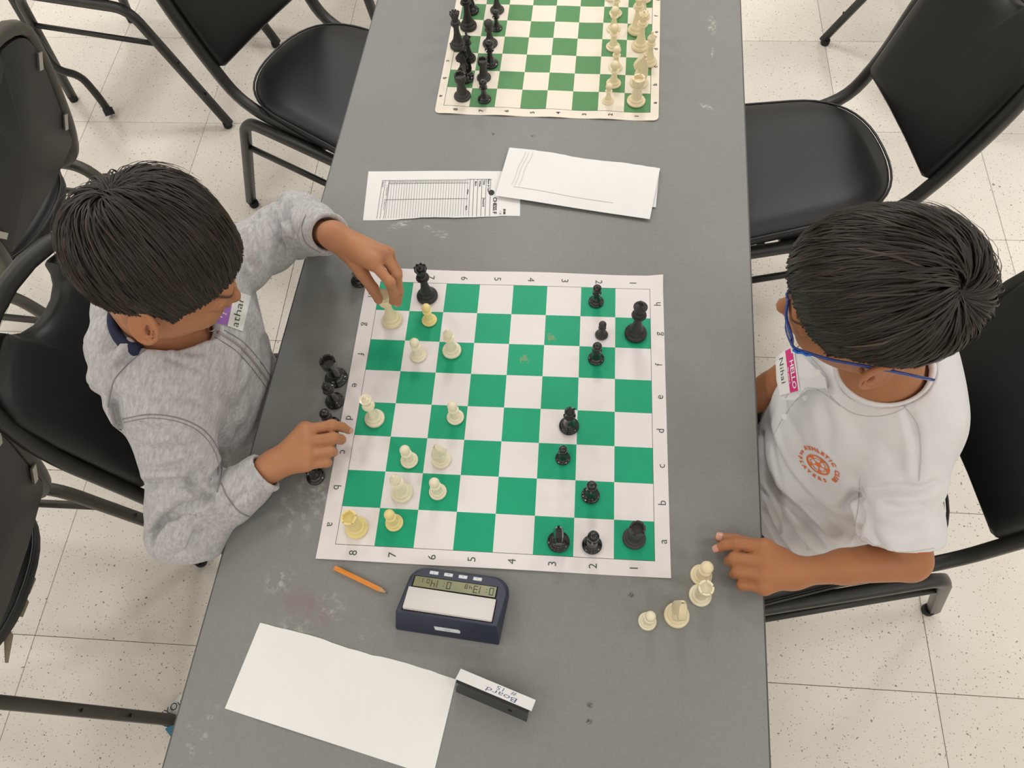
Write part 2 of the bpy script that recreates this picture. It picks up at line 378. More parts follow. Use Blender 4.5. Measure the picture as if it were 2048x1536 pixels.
def up_path():
    """one bent tube: from under the seat up one side, round the arch, down the other"""
    side = [(.06, .172, .418), (-.12, .173, .428), (-.205, .174, .46), (-.250, .178, .56), back_pt(.189, .70, -.0), back_pt(.183, .80)]
    arch = []
    for k in range(0, 13):
        a = PI*k/12; arch.append(back_pt(.178*math.cos(a), .805+.095*math.sin(a)))
    s = bez(side, .05, 4)
    return s[:-1]+arch+[(x, -y, z) for x, y, z in s[:-1][::-1]]
def side_path(s):
    return bez([(-.344, s*.197, .012), (-.185, s*.196, .412), (.185, s*.200, .412), (.245, s*.205, .012)], .05, 6)
CH = {}
def chair(loc, rz, label, group=None, frame='frame', extra=None):
    r = empty('stacking_chair', (loc[0], loc[1], 0), rz, label, 'chair', group)
    if not CH:
        CH['seat'] = seat_mesh(); CH['pad'] = pad_mesh(); CH['panel'] = pad_mesh(False)
        v, f = tube_path(up_path(), .0128, 12, 1, up=(0, 1, 0), sq=4.5); CH['up'] = mesh('back_frame', v, f)
        for s in (-1, 1):
            v, f = tube_path(side_path(s), .0125, 12, 1.0, up=(0, 1, 0), sq=4.5); CH['side', s] = mesh('leg_frame', v, f)
            v, f = tube_path([(-.222, s*.196, .30), (.204, s*.202, .30)], .0085, 8, 1.0); CH['st', s] = mesh('stretcher', v, f)
        o1 = [(x*1.004, y*1.004, .4615) for x, y in d_outline()]; v, f = tube_path(o1+[o1[0]], .0028, 6, cap=False); CH['welt'] = mesh('seat_welt', v, f)
        v, f = tube_path([(.1, -.2, .405), (.1, .2, .405)], .009, 8); CH['cross'] = mesh('seat_crossbar', v, f)
        v, f = box_v(-.007, -.002, -.018, .007, .002, .018); CH['tab'] = mesh('fixing_tab', v, f)
        v, f = lathe_vf([(.0135, 0), (.0145, .003), (.0142, .016), (.0132, .018)], 12); CH['glide'] = mesh('foot_cap', v, f)
        v, f = lathe_vf([(.004, 0), (.004, .002)], 10); CH['hole'] = mesh('leg_hole', v, f)
        v, f = lathe_vf([(.0035, -.002), (.0035, 0), (.0028, .0012), (.0, .0018)], 10); CH['screw'] = mesh('screw', v, f)
        for k in CH: CH[k].polygons.foreach_set('use_smooth', [True]*len(CH[k].polygons))
        for k in ('seat', 'pad', 'panel', 'tab', 'glide', 'hole', 'screw'):
            CH[k].set_sharp_from_angle(angle=math.radians(50))
        for k, m_ in (('seat', 'vinyl'), ('pad', 'vinyl_back'), ('panel', 'panel'), ('welt', 'piping'), ('tab', 'steel'), ('glide', 'rubber'), ('hole', 'hole'), ('screw', 'steel')): CH[k].materials.append(M[m_])
    def ad(nm, k, m_=None, par=r, loc=None, rot=None):
        o = bpy.data.objects.new(nm, CH[k]); C.objects.link(o); o.parent = par
        if m_ is not None:
            if not CH[k].materials: CH[k].materials.append(M['frame'])
            if m_ != 'frame': o.material_slots[0].link = 'OBJECT'; o.material_slots[0].material = M[m_]
        if loc is not None: o.location = loc
        if rot is not None: o.rotation_euler = rot
        return o
    s_ = ad('seat', 'seat'); ad('seat_welt', 'welt', par=s_)
    b_ = ad('backrest', 'pad'); p_ = ad('back_panel', 'panel')
    for (y, h) in ((.165, .60), (.165, .77), (-.165, .60), (-.165, .77)):
        q = back_pt(y*.97, h, -.0135); t = ad('fixing_tab', 'tab', par=p_, loc=q, rot=(0, -.27, PI/2))
        t.rotation_euler = (0, 0, 0)
        t.matrix_local = Matrix.Translation(q) @ Matrix.Rotation(-.273, 4, 'Y') @ Matrix.Rotation(PI/2, 4, 'Z') @ Matrix.Rotation((.5 if y > 0 else -.5), 4, 'Y')
    ad('back_frame', 'up', frame)
    for s in (-1, 1):
        lf = ad('leg_frame', ('side', s), frame)
        for (x, z) in ((-.335, 0), (.245, 0)):
            ad('foot_cap', 'glide', par=lf, loc=(x, s*(.197 if x < 0 else .205), 0))
        for z in (.13, .24):
            t = (z-.012)/.4; hx = -.344+t*.159; ad('leg_hole', 'hole', par=lf, loc=(hx-.0135, s*.197, z), rot=(0, -PI/2-.37, 0))
        ad('stretcher', ('st', s), frame)
    ad('seat_crossbar', 'cross', frame)
    return r
c1 = chair((-.404, .02), -.216, 'black chair the boy in the grey hoodie sits on', 'chairs')
c2 = chair((-.500, 1.029), -.465, 'black chair pushed under the left table edge beside the far board', 'chairs')
c3 = chair((-1.338, 1.592), 2.936, 'empty chair at the top left corner, legs spread wide', 'chairs', 'frame')
c4 = chair((-1.34, .60), 3.052, 'chair left of the grey hoodie boy head, seen from behind with grey panel and tabs', 'chairs', 'frame_worn')
c5 = chair((-1.095, -.262), 3.16, 'chair at the lower left edge, seen from behind with torn seat lining', 'chairs', 'frame_worn')
c6 = chair((.58, .78), 3.348, 'empty black chair pushed to the right table edge above the boy in white', 'chairs')
c7 = chair((.56, .007), 3.347, 'black chair the boy in the white polo shirt sits on', 'chairs')
c8 = chair((1.294, 1.653), -.76, 'chair at the top right edge, only its legs in view', 'chairs', 'frame')
c9 = chair((-.72, 1.90), -.30, 'chair behind the far board on the left, only leg tips in view', 'chairs')
# torn lining hanging under the seat of the lower left chair
for k, (px, py, z, l) in enumerate(((58, 1150, .43, .0), (44, 1196, .43, .0), (12, 1262, .43, .05))):
    a = np.array(P(px, py, z)); pts = [a+np.array([-.012, 0.012, .008]), a+np.array([.004, -.008, -.006]), a+np.array([-.003, -.03-l*.4, -.02-l*.3])]
    v, f = tube_path(pts, [.009, .008, .003], 8, .35)
    inv = c5.matrix_basis.inverted() if False else (Matrix.Translation(c5.location) @ rot_z(c5.rotation_euler.z)).inverted()
    v = [inv @ Vector(tuple(q)) for q in v]
    link('torn_lining', mesh('torn_lining', v, f), M['foam'], c5)
# bent tube with rubber tip lying on the floor behind the chairs
bt = empty('bent_metal_tube', tuple(P(150, 170, 0)), 0, 'bent black metal tube with rubber tip beside the top left chair leg', 'tube')
o_ = np.array(P(150, 170, 0))
pth = bez([P(20, -10, .36)-o_, P(70, 75, .27)-o_, P(112, 140, .19)-o_, P(160, 150, .15)-o_, P(196, 192, .07)-o_, P(220, 226, .012)-o_], .06, 6)
tube('bent_tube', pth, .0125, M['frame'], bt); tube('rubber_tip', [P(214, 216, .03)-o_, P(221, 230, .012)-o_], .016, M['rubber'], bt, 12)
# flyer on the floor under the table
fy = empty('paper_flyer', tuple(P(340, 1440, .0)), 0, 'white and blue flyer with handwriting on the floor by the table edge', 'paper')
o_ = np.array(P(340, 1440, 0)); qs = [P(362, 1388, .006)-o_, P(316, 1436, .004)-o_, P(330, 1458, .004)-o_, P(395, 1400, .02)-o_]
link('sheet', mesh('sheet', qs, [(0, 1, 2, 3)]), M['paper'], fy, smooth=False)
qs = [P(330, 1458, .0045)-o_, P(348, 1440, .0048)-o_, P(380, 1440, .006)-o_, P(341, 1473, .0045)-o_]
link('blue_border', mesh('blue_border', qs, [(0, 3, 2, 1)]), mat('blue_print', srgb(60, 130, 160), .5), fy, smooth=False)
v, f = text_vf('IYOu', .022); v, f = xf2((v, f), .75, *(np.array(P(349, 1417, .0))-o_)[:2])
link('handwriting', mesh('handwriting', [(x, y, .0105) for x, y, z in v], f), M['ink'], fy, smooth=False)
# ================================================================ BOARDS
SQ = .05715; BSQ = .049866; BPOS = (.0356981, .6379387); BROT = -.030925
def board_mat(name, white, green, sq, cx, cy, line):
    """printed checker in the board's own coordinates; grid centre at (cx, cy)"""
    m = bpy.data.materials.new(name); m.use_nodes = True; nt = m.node_tree; b = nt.nodes['Principled BSDF']
    tc = nd(nt, 'ShaderNodeTexCoord'); sx = nd(nt, 'ShaderNodeSeparateXYZ'); nt.links.new(tc.outputs['Object'], sx.inputs[0])
    def mth(op, a, b_=None, c=None):
        n = nd(nt, 'ShaderNodeMath', operation=op)
        for i, q in enumerate((a, b_, c)):
            if q is None: continue
            if isinstance(q, (int, float)): n.inputs[i].default_value = q
            else: nt.links.new(q, n.inputs[i])
        return n.outputs[0]
    u = mth('DIVIDE', mth('SUBTRACT', sx.outputs[0], cx), sq); v = mth('DIVIDE', mth('SUBTRACT', sx.outputs[1], cy), sq)
    par = mth('MODULO', mth('ADD', mth('ADD', mth('FLOOR', u), mth('FLOOR', v)), 100), 2)
    chk = mth('GREATER_THAN', par, .5)
    mxa = mth('MAXIMUM', mth('ABSOLUTE', u), mth('ABSOLUTE', v)); ins = mth('LESS_THAN', mxa, 4.0)
    lw = line/sq; ring = mth('LESS_THAN', mth('ABSOLUTE', mth('SUBTRACT', mxa, 4.0)), lw)
    n = nd(nt, 'ShaderNodeTexNoise'); n.inputs['Scale'].default_value = 12; n.inputs['Detail'].default_value = 5; nt.links.new(tc.outputs['Object'], n.inputs['Vector'])
    g = nd(nt, 'ShaderNodeMix', data_type='RGBA'); g.inputs[6].default_value = (*green, 1); g.inputs[7].default_value = (*[min(1, c*1.25+.008) for c in green], 1); nt.links.new(n.outputs[0], g.inputs[0])
    last = g.outputs[2]
    if sq > .053:
        for (px, py) in ((1049, 719), (1103, 676)):
            q = P(px, py, TH); d = nd(nt, 'ShaderNodeVectorMath', operation='DISTANCE'); nt.links.new(tc.outputs['Object'], d.inputs[0]); d.inputs[1].default_value = (q[0], q[1], .0015)
            nn = nd(nt, 'ShaderNodeTexNoise'); nn.inputs['Scale'].default_value = 260; nt.links.new(tc.outputs['Object'], nn.inputs['Vector'])
            r = mth('MULTIPLY', mth('LESS_THAN', mth('ADD', d.outputs['Value'], mth('MULTIPLY', mth('SUBTRACT', nn.outputs[0], .5), .03)), .0055), .55)
            q2 = nd(nt, 'ShaderNodeMix', data_type='RGBA'); q2.inputs[7].default_value = (*srgb(150, 160, 110), 1); nt.links.new(r, q2.inputs[0]); nt.links.new(last, q2.inputs[6]); last = q2.outputs[2]
    a = nd(nt, 'ShaderNodeMix', data_type='RGBA'); a.inputs[6].default_value = (*white, 1); nt.links.new(last, a.inputs[7]); nt.links.new(mth('MULTIPLY', chk, ins), a.inputs[0])
    c = nd(nt, 'ShaderNodeMix', data_type='RGBA'); c.inputs[7].default_value = (.08, .12, .10, 1); nt.links.new(ring, c.inputs[0]); nt.links.new(a.outputs[2], c.inputs[6])
    nt.links.new(c.outputs[2], b.inputs['Base Color']); b.inputs['Roughness'].default_value = .5 if sq > .053 else .6; b.inputs['Specular IOR Level'].default_value = .4
    return m
def wave_main(x, y):
    e = max(0, abs(y)-.2)/.05; f = max(0, x-.2)/.05
    return .0009+.0012*e*e*(1+math.sin(x*23+.6))+(.004*max(0, x-.225)/.025*max(0, y-.23)/.025)+.0006*math.sin(x*17)*math.sin(y*9+1)
def wave_back(x, y):
    e = max(0, (-.13-(y)))/.07; e = max(0, min(1, (.06-y)/.1)) if y < .06 else 0
    return .0022+.0013*math.sin(x*62+.7)*(.3+.7*e)+.0004*math.sin(y*40)
def sheet_grid(name, x0, x1, y0, y1, nx, ny, zf, th, m, par, rad=0.0, quad=None):
    """thin sheet with real thickness; optional rounded corners or free quad (bl, br, tr, tl)"""
    vs, fs = [], []
    for s in (0, 1):
        for j in range(ny+1):
            for i in range(nx+1):
                u, v = i/nx, j/ny
                if quad is not None:
                    q = (1-u)*(1-v)*np.array(quad[0])+u*(1-v)*np.array(quad[1])+u*v*np.array(quad[2])+(1-u)*v*np.array(quad[3]); x, y = q[0], q[1]
                else:
                    x = x0+(x1-x0)*u; y = y0+(y1-y0)*v
                if rad:
                    cx = min(max(x, x0+rad), x1-rad); cy = min(max(y, y0+rad), y1-rad); dx, dy = x-cx, y-cy; d = math.hypot(dx, dy)
                    if dx and dy:
                        mxx = max(abs(dx), abs(dy)); k = mxx/d; x, y = cx+dx*k, cy+dy*k
                vs.append((x, y, zf(x, y)-(th if s == 0 else 0)))
    N = (nx+1)*(ny+1)
    for j in range(ny):
        for i in range(nx):
            a = j*(nx+1)+i; fs.append((a, a+nx+1, a+nx+2, a+1)); fs.append((N+a, N+a+1, N+a+nx+2, N+a+nx+1))
    for i in range(nx): fs.append((i, i+1, N+i+1, N+i)); a = ny*(nx+1)+i; fs.append((a+1, a, N+a, N+a+1))
    for j in range(ny): a = j*(nx+1); fs.append((a+nx+1, a, N+a, N+a+nx+1)); a += nx; fs.append((a, a+nx+1, N+a+nx+1, N+a))
    return sharp(link(name, mesh(name, vs, fs), m, par), 50)
def board_text(par, zf, sq, cx, cy, off_b, off_s, size, inkm, bold):
    V = []; cache = {}
    for i, ch in enumerate('87654321'):
        x = cx+(i-3.5)*sq
        V.append(xf2(text_vf(ch, size, bold=bold), PI/2, x, cy-4*sq-off_b)); V.append(xf2(text_vf(ch, size, bold=bold), -PI/2, x, cy+4*sq+off_b))
    for j, ch in enumerate('abcdefgh'):
        y = cy+(j-3.5)*sq
        V.append(xf2(text_vf(ch, size, bold=bold), PI/2, cx+4*sq+off_s, y)); V.append(xf2(text_vf(ch, size, bold=bold), -PI/2, cx-4*sq-off_s, y))
    for v, f in V: link('printed_character', mesh('printed_character', [(x, y, zf(x, y)+.00025) for x, y, z in v], f), inkm, par, smooth=False)
bd = empty('chessboard', (0, 0, TH), 0, 'paper chessboard with bright green squares between the boys, game in progress', 'chessboard')
sheet_grid('board_sheet', -.2535, .2505, -.2515, .2555, 56, 56, wave_main, .0005, board_mat('board_print', srgb(238, 232, 232), srgb(4, 156, 114), SQ, 0, 0, .0004), bd)
board_text(bd, wave_main, SQ, 0, 0, .0115, .0125, .0165, M['green_ink'], 0)
b2 = empty('chessboard', (BPOS[0], BPOS[1], TH), BROT, 'cream vinyl roll-up chessboard with dull green squares at the far end, pieces set up', 'chessboard')
gy = 4*BSQ
sheet_grid('board_sheet', -4.32*BSQ, 4.32*BSQ, -.40*BSQ, 8.42*BSQ, 60, 60, wave_back, .0012, board_mat('vinyl_board_print', srgb(243, 234, 218), srgb(84, 138, 88), BSQ, 0, gy, .0005), b2, rad=.009)
board_text(b2, wave_back, BSQ, 0, gy, .0095, .0085, .0115, M['ink'], .0003)

# ================================================================ CHESS PIECES
def base_prof(R, h):
    return [(R*.96, 0), (R, .0010), (R, h*.045), (R*.975, h*.062), (R*.90, h*.078), (R*.80, h*.088), (R*.765, h*.098), (R*.77, h*.118), (R*.745, h*.136), (R*.66, h*.152), (R*.585, h*.165), (R*.56, h*.185), (R*.545, h*.215)]
def prof_pawn(R=.0135, h=.050):
    return base_prof(R, h)+[(R*.46, h*.27), (R*.38, h*.36), (R*.33, h*.47), (R*.32, h*.555), (R*.40, h*.565), (R*.60, h*.590), (R*.60, h*.605), (R*.38, h*.632)]+[(R*.58*math.sin(a), h*.825-R*.58*math.cos(a)*1.03) for a in np.linspace(.60, PI-.02, 12)]
def prof_bishop(R=.0155, h=.070):
    p = base_prof(R, h)+[(R*.46, h*.28), (R*.36, h*.38), (R*.31, h*.50), (R*.31, h*.555), (R*.42, h*.565), (R*.60, h*.585), (R*.58, h*.60), (R*.40, h*.615), (R*.40, h*.63), (R*.50, h*.64), (R*.50, h*.65), (R*.36, h*.665)]
    p += [(R*(.36+.14*math.sin(t*PI))*(1 if t < .5 else (1-(t-.5)*1.25)), h*(.665+.235*t)) for t in np.linspace(.08, 1, 10)]
    p += [(R*.10, h*.905)]+[(R*.17*math.sin(a), h*.945-R*.17*math.cos(a)) for a in np.linspace(.6, PI-.02, 7)]
    return p
def prof_queen(R=.0170, h=.083):
    return base_prof(R, h)+[(R*.48, h*.27), (R*.38, h*.36), (R*.32, h*.50), (R*.32, h*.60), (R*.44, h*.61), (R*.62, h*.63), (R*.60, h*.645), (R*.40, h*.66), (R*.40, h*.68), (R*.52, h*.69), (R*.50, h*.70), (R*.36, h*.715), (R*.38, h*.77), (R*.46, h*.83), (R*.58, h*.895), (R*.575, h*.91), (R*.46, h*.905), (R*.40, h*.90)]+[(R*.36*math.cos(a), h*.90+.005*math.sin(a)) for a in np.linspace(0, 1.2, 4)]+[(R*.10, h*.955)]+[(R*.15*math.sin(a), h*.975-R*.15*math.cos(a)) for a in np.linspace(.7, PI-.02, 6)]
def prof_king(R=.0180, h=.095):
    return base_prof(R, h)+[(R*.48, h*.26), (R*.38, h*.34), (R*.33, h*.46), (R*.33, h*.575), (R*.46, h*.585), (R*.66, h*.605), (R*.64, h*.62), (R*.42, h*.635), (R*.42, h*.65), (R*.54, h*.66), (R*.52, h*.67), (R*.38, h*.685), (R*.40, h*.73), (R*.50, h*.79), (R*.60, h*.838), (R*.61, h*.848), (R*.55, h*.855), (R*.30, h*.878), (R*.12, h*.895), (R*.10, h*.90)]
def prof_rook(R=.0165, h=.052):
    return base_prof(R, h*1.1)+[(R*.58, h*.33), (R*.50, h*.45), (R*.46, h*.60), (R*.47, h*.68), (R*.56, h*.70), (R*.62, h*.735), (R*.66, h*.76), (R*.66, h*.86)]
def knight_vf(h=.060, R=.0160):
    """horse head: side silhouette in x (nose towards +x) extruded with varying thickness"""
    sil = [(-.62, .22), (-.74, .38), (-.70, .55), (-.55, .72), (-.38, .86), (-.22, .93), (-.16, 1.02), (-.04, .95), (.16, .90), (.42, .80), (.66, .70), (.74, .62), (.66, .55), (.44, .56), (.24, .58), (.12, .54), (.22, .44), (.42, .34), (.52, .26), (.52, .22)]
    th = [.50, .48, .44, .40, .37, .34, .20, .34, .36, .35, .33, .31, .31, .32, .34, .36, .44, .50, .52, .52]
    cx = [np.mean([s[0] for s in sil])*.4, .55]
    V, F = [], []; n = len(sil)
    for (k, s) in ((-1, 1.0), (-.8, 1), (0, 1), (.8, 1), (1, 1)):
        for (x, z), t in zip(sil, th):
            sc = 1 if abs(k) < .9 else .80
            V.append((1.12*(cx[0]+(x-cx[0])*(sc if abs(k) > .9 else (1.0 if k == 0 else .965)))*R, t*R*(k if abs(k) < .9 else k)*.98, (cx[1]+(z-cx[1])*(sc if abs(k) > .9 else 1))*h))
    for r in range(4):
        for i in range(n): a = r*n+i; b = r*n+(i+1) % n; F.append((a, b, b+n, a+n))
    F.append(tuple(range(n))[::-1]); F.append(tuple(range(4*n, 5*n)))
    return V, F
PM = {}
def piece_meshes(kind, sc=1.0, plain=False):
    key = (kind, sc, plain)
    if key in PM: return PM[key]
    n = 36; out = []
    if kind == 'rook':
        v, f = lathe_vf(prof_rook(), n); R, h = .0165, .052
        vv = [(x*sc, y*sc, z*sc) for x, y, z in v]; out.append(('body', mesh('body', vv, f)))
        # battlement ring in four merlons with gaps, and the sunken top
        V = []
        for q in range(5):
            a0 = q*2*PI/5+.10; a1 = (q+1)*2*PI/5-.10; ring = []
            for k in range(8):
                a = a0+(a1-a0)*k/7
                for (r, z) in ((R*.66, h*.86), (R*.67, h*1.0), (R*.50, h*1.0), (R*.48, h*.86)): ring.append((r*math.cos(a)*sc, r*math.sin(a)*sc, z*sc))
            ff = []
            for k in range(7):
                for j in range(4): ff.append((k*4+j, (k+1)*4+j, (k+1)*4+(j+1) % 4, k*4+(j+1) % 4))
            ff += [(3, 2, 1, 0), (28, 29, 30, 31)]; V.append((ring, ff))
        V.append(([(x*sc, y*sc, z*sc) for x, y, z in lathe_vf([(R*.66, h*.86), (R*.66, h*.925), (R*.50, h*.925), (R*.48, h*.88), (.0008, h*.875)], n)[0]], lathe_vf([(1, 0)]*5, n)[1]))
        v, f = join_vf(*V); out.append(('battlement', mesh('battlement', v, f)))
    elif kind == 'knight':
        v, f = lathe_vf(base_prof(.0160, .060)+[(.0093, .0145), (.0085, .0155)], n); out.append(('body', mesh('body', [(x*sc, y*sc, z*sc) for x, y, z in v], f)))
        v, f = knight_vf(); V = [(v, f)]
        for s in (-1, 1):   # ears and eyes
            V.append(([( -.0026+a*.0012, s*.0030+b*.0012, .0560+c) for a, b, c in ((-1, -1, 0), (1, -1, 0), (1, 1, 0), (-1, 1, 0), (0, 0, .0062))], [(0, 1, 4), (1, 2, 4), (2, 3, 4), (3, 0, 4), (3, 2, 1, 0)]))
            ev, ef = lathe_vf([(.0013, 0), (.0011, .0006), (.0003, .0010)], 10); V.append(([(x+.0025, s*(.0042+z), y+.0497) for x, y, z in ev], ef))
        for k in range(5):  # mane ridge
            a = k/4; x = -.0118+a*.0058; z = .026+a*.028; V.append(([(x-.0012+p*.0022, q*.0016, z+r*.0036) for r in (0, 1) for q in (-1, 1) for p in (0, 1)], box_v(0, 0, 0, 1, 1, 1)[1]))
        v, f = join_vf(*V); me = mesh('horse_head', [(x*sc, y*sc, z*sc) for x, y, z in v], f); out.append(('horse_head', me))
    else:
        pr = dict(pawn=prof_pawn, bishop=prof_bishop, queen=prof_queen, king=prof_king)[kind]()
        v, f = lathe_vf(pr, n); V = [([(x*sc, y*sc, z*sc) for x, y, z in v], f)]
        out.append(('body', mesh('body', *V[0])))
        if kind == 'king':
            sil = [(-.0012, 0), (-.0022, .0035), (-.0045, .0030), (-.0045, .0062), (-.0018, .0056), (-.0026, .0098), (.0026, .0098), (.0018, .0056), (.0045, .0062), (.0045, .0030), (.0022, .0035), (.0012, 0)]
            vs = [(x*sc, y*sc, (z+.0850)*sc) for y in (-.0016, .0016) for x, z in sil]; k = len(sil)
            ff = [tuple(range(k))[::-1], tuple(range(k, 2*k))]+[(i, (i+1) % k, k+(i+1) % k, k+i) for i in range(k)]
            out.append(('cross', mesh('cross', vs, ff)))
        if kind == 'queen' and not plain:
            V = []; R, h = .0170, .083
            for q in range(9):
                a = q*2*PI/9; c, s = math.cos(a), math.sin(a); r0 = R*.545
                V.append(([((r0*c-s*u*.0017)*sc+c*w*sc, (r0*s+c*u*.0017)*sc+s*w*sc, (h*.90+t)*sc) for t in (0, .0034) for u in ((-1, 1) if t == 0 else (-.6, .6)) for w in (-.0007, .0007)], [(0, 1, 3, 2), (4, 6, 7, 5), (0, 4, 5, 1), (2, 3, 7, 6), (0, 2, 6, 4), (1, 5, 7, 3)]))
            v, f = join_vf(*V); out.append(('coronet', mesh('coronet', v, f)))
        if kind == 'bishop':
            h = .070; v, f = box_v(-.0032, -.0004, 0, .0032, .0004, .0072)
            Rm_ = Matrix.Translation((.0042*sc, 0, h*.775*sc)) @ Matrix.Rotation(.7, 4, 'Y')
            out.append(('mitre_cut', mesh('mitre_cut', [tuple(Rm_ @ Vector((x*sc*.7, y*sc, z*sc*.8))) for x, y, z in v], f)))
    for nm, me in out:
        me.polygons.foreach_set('use_smooth', [True]*len(me.polygons)); me.set_sharp_from_angle(angle=math.radians(42))
    PM[key] = out; return out
def piece(kind, colour, px, py, m, label, z=TH+.0015, rz=None, sc=1.0, cat='chess piece', group=None, tilt=None, plain=False):
    q = P(px, py, z); e = empty(('black_' if colour == 'black' else 'white_')+kind, (q[0], q[1], z), rz if rz is not None else random.uniform(0, 6), label, cat, group)
    if tilt: e.rotation_euler = (tilt[0], tilt[1], e.rotation_euler.z)
    for nm, me in piece_meshes(kind, sc, plain):
        o = bpy.data.objects.new(nm, me); C.objects.link(o); o.parent = e
        if not me.materials: me.materials.append(M['ivory'])
        if m != 'ivory' or nm == 'mitre_cut':
            o.material_slots[0].link = 'OBJECT'; o.material_slots[0].material = M[m] if nm != 'mitre_cut' else M['hole' if colour == 'black' else m]
    return e
GB = 'black pieces in the game on the near board'; GW = 'white pieces in the game on the near board'
ZB = TH+.0016
piece('king', 'black', 1271, 668, 'black_matte', 'tall black king with a cross, on green square g1 of the near board', ZB, -.5, group=GB)
piece('pawn', 'black', 1192, 604, 'black_gloss', 'glossy black pawn on green square h2 at the top edge of the near board', ZB, sc=.94, group=GB)
piece('pawn', 'black', 1203, 670, 'black_grey', 'small dull grey-black pawn on white square g2 of the near board', ZB, sc=.78, group=GB)
piece('pawn', 'black', 1192, 718, 'black_gloss', 'glossy black pawn on green square f2 of the near board', ZB, sc=.96, group=GB)
piece('bishop', 'black', 1138, 853, 'black_gloss', 'black bishop with ball tip on white square d3 of the near board', ZB, sc=1.0, group=GB)
piece('pawn', 'black', 1125.5, 917, 'black_gloss', 'black pawn on green square c3 of the near board', ZB, sc=.84, group=GB)
piece('pawn', 'black', 1181, 991, 'black_gloss', 'black pawn on green square b2 of the near board', ZB, group=GB)
piece('pawn', 'black', 1184, 1090, 'black_gloss', 'black pawn on white square a2 at the bottom edge of the near board', ZB, sc=1.06, group=GB)
piece('rook', 'black', 1268, 1077, 'black_grey', 'dull black rook in the bottom right corner square a1 of the near board', ZB, sc=1.0, group=GB)
piece('knight', 'black', 1117, 1084, 'black_gloss', 'glossy black knight on green square a3 at the bottom of the near board', ZB, -1.5, 1.0, group=GB)
piece('queen', 'black', 855, 593, 'black_matte', 'tall black queen with notched crown on square h7 of the near board', ZB, sc=1.05, group=GB)
piece('pawn', 'white', 859, 641, 'yellow_ivory', 'yellowish pawn on green square g7 in front of the black queen', ZB, sc=.94, group=GW)
piece('pawn', 'white', 837, 711, 'ivory', 'ivory pawn on white square f7 of the near board', ZB, group=GW)
piece('bishop', 'white', 904, 702, 'ivory', 'ivory bishop on green square f6 of the near board', ZB, -2.5, group=GW)
piece('queen', 'white', 750, 838, 'ivory', 'ivory queen with round crown on square d8 of the near board', ZB, sc=.93, group=GW, plain=True)
piece('pawn', 'white', 911, 835, 'ivory', 'ivory pawn on green square d6 of the near board', ZB, group=GW)
piece('pawn', 'white', 819, 921, 'ivory', 'ivory pawn on green square c7 of the near board', ZB, sc=1.0, group=GW)
piece('knight', 'white', 883, 920, 'ivory', 'ivory knight on white square c6 of the near board', ZB, -.05, .92, group=GW)
piece('bishop', 'white', 804.5, 986, 'ivory', 'ivory bishop on white square b7 of the near board', ZB, -1.2, 1.06, group=GW)
piece('pawn', 'white', 876, 984, 'ivory', 'ivory pawn on green square b6 of the near board', ZB, sc=.98, group=GW)
piece('rook', 'white', 714, 1056, 'yellow_ivory', 'yellowish rook in the bottom left corner square a8 of the near board', ZB, .3, 1.02, group=GW)
piece('pawn', 'white', 789, 1046, 'yellow_ivory', 'yellowish pawn on green square a7 of the near board', ZB, sc=.98, group=GW)
piece('king', 'white', 785, 641, 'cream', 'large ivory king held by the fingers of the grey hoodie boy at square g8', ZB, .4, .97, group=GW)
G3 = 'captured black pieces on the table beside the left boy'
piece('rook', 'black', 673, 757, 'black_gloss', 'glossy black captured rook on grey table left of the near board', TH, sc=1.12, group=G3)
piece('bishop', 'black', 670, 803, 'black_gloss', 'black captured bishop with ball tip just below the captured rook', TH, sc=.97, group=G3)
piece('pawn', 'black', 664, 851, 'black_gloss', 'black captured pawn half hidden behind the left boy resting hand', TH, sc=1.05, group=G3)
piece('pawn', 'black', 632, 954, 'black_gloss', 'black captured pawn peeking out below the left boy resting hand', TH, sc=1.03, group=G3)
piece('knight', 'black', 720, 562, 'black_gloss', 'black captured knight on the table beside the hand moving a piece', TH, 2.2, .95, group=G3)
G4 = 'captured white pieces on the table beside the right boy'
piece('pawn', 'white', 1402, 1151, 'cream', 'ivory captured pawn nearest the right boy fingers, touching a rook', TH, sc=1.12, group=G4)
piece('rook', 'white', 1400, 1191, 'ivory', 'ivory captured rook below the captured pawn near the right boy hand', TH, sc=.94, group=G4)
piece('knight', 'white', 1353, 1231, 'cream', 'ivory captured knight on grey table right of the clock', TH, -1.5, 1.08, group=G4)
piece('pawn', 'white', 1294.5, 1243, 'ivory', 'small ivory captured pawn, leftmost of the four by the right boy', TH, sc=.92, group=G4)
G5 = 'black pieces set up on the far board'; G6 = 'white pieces set up on the far board'
ZF = TH+.0026
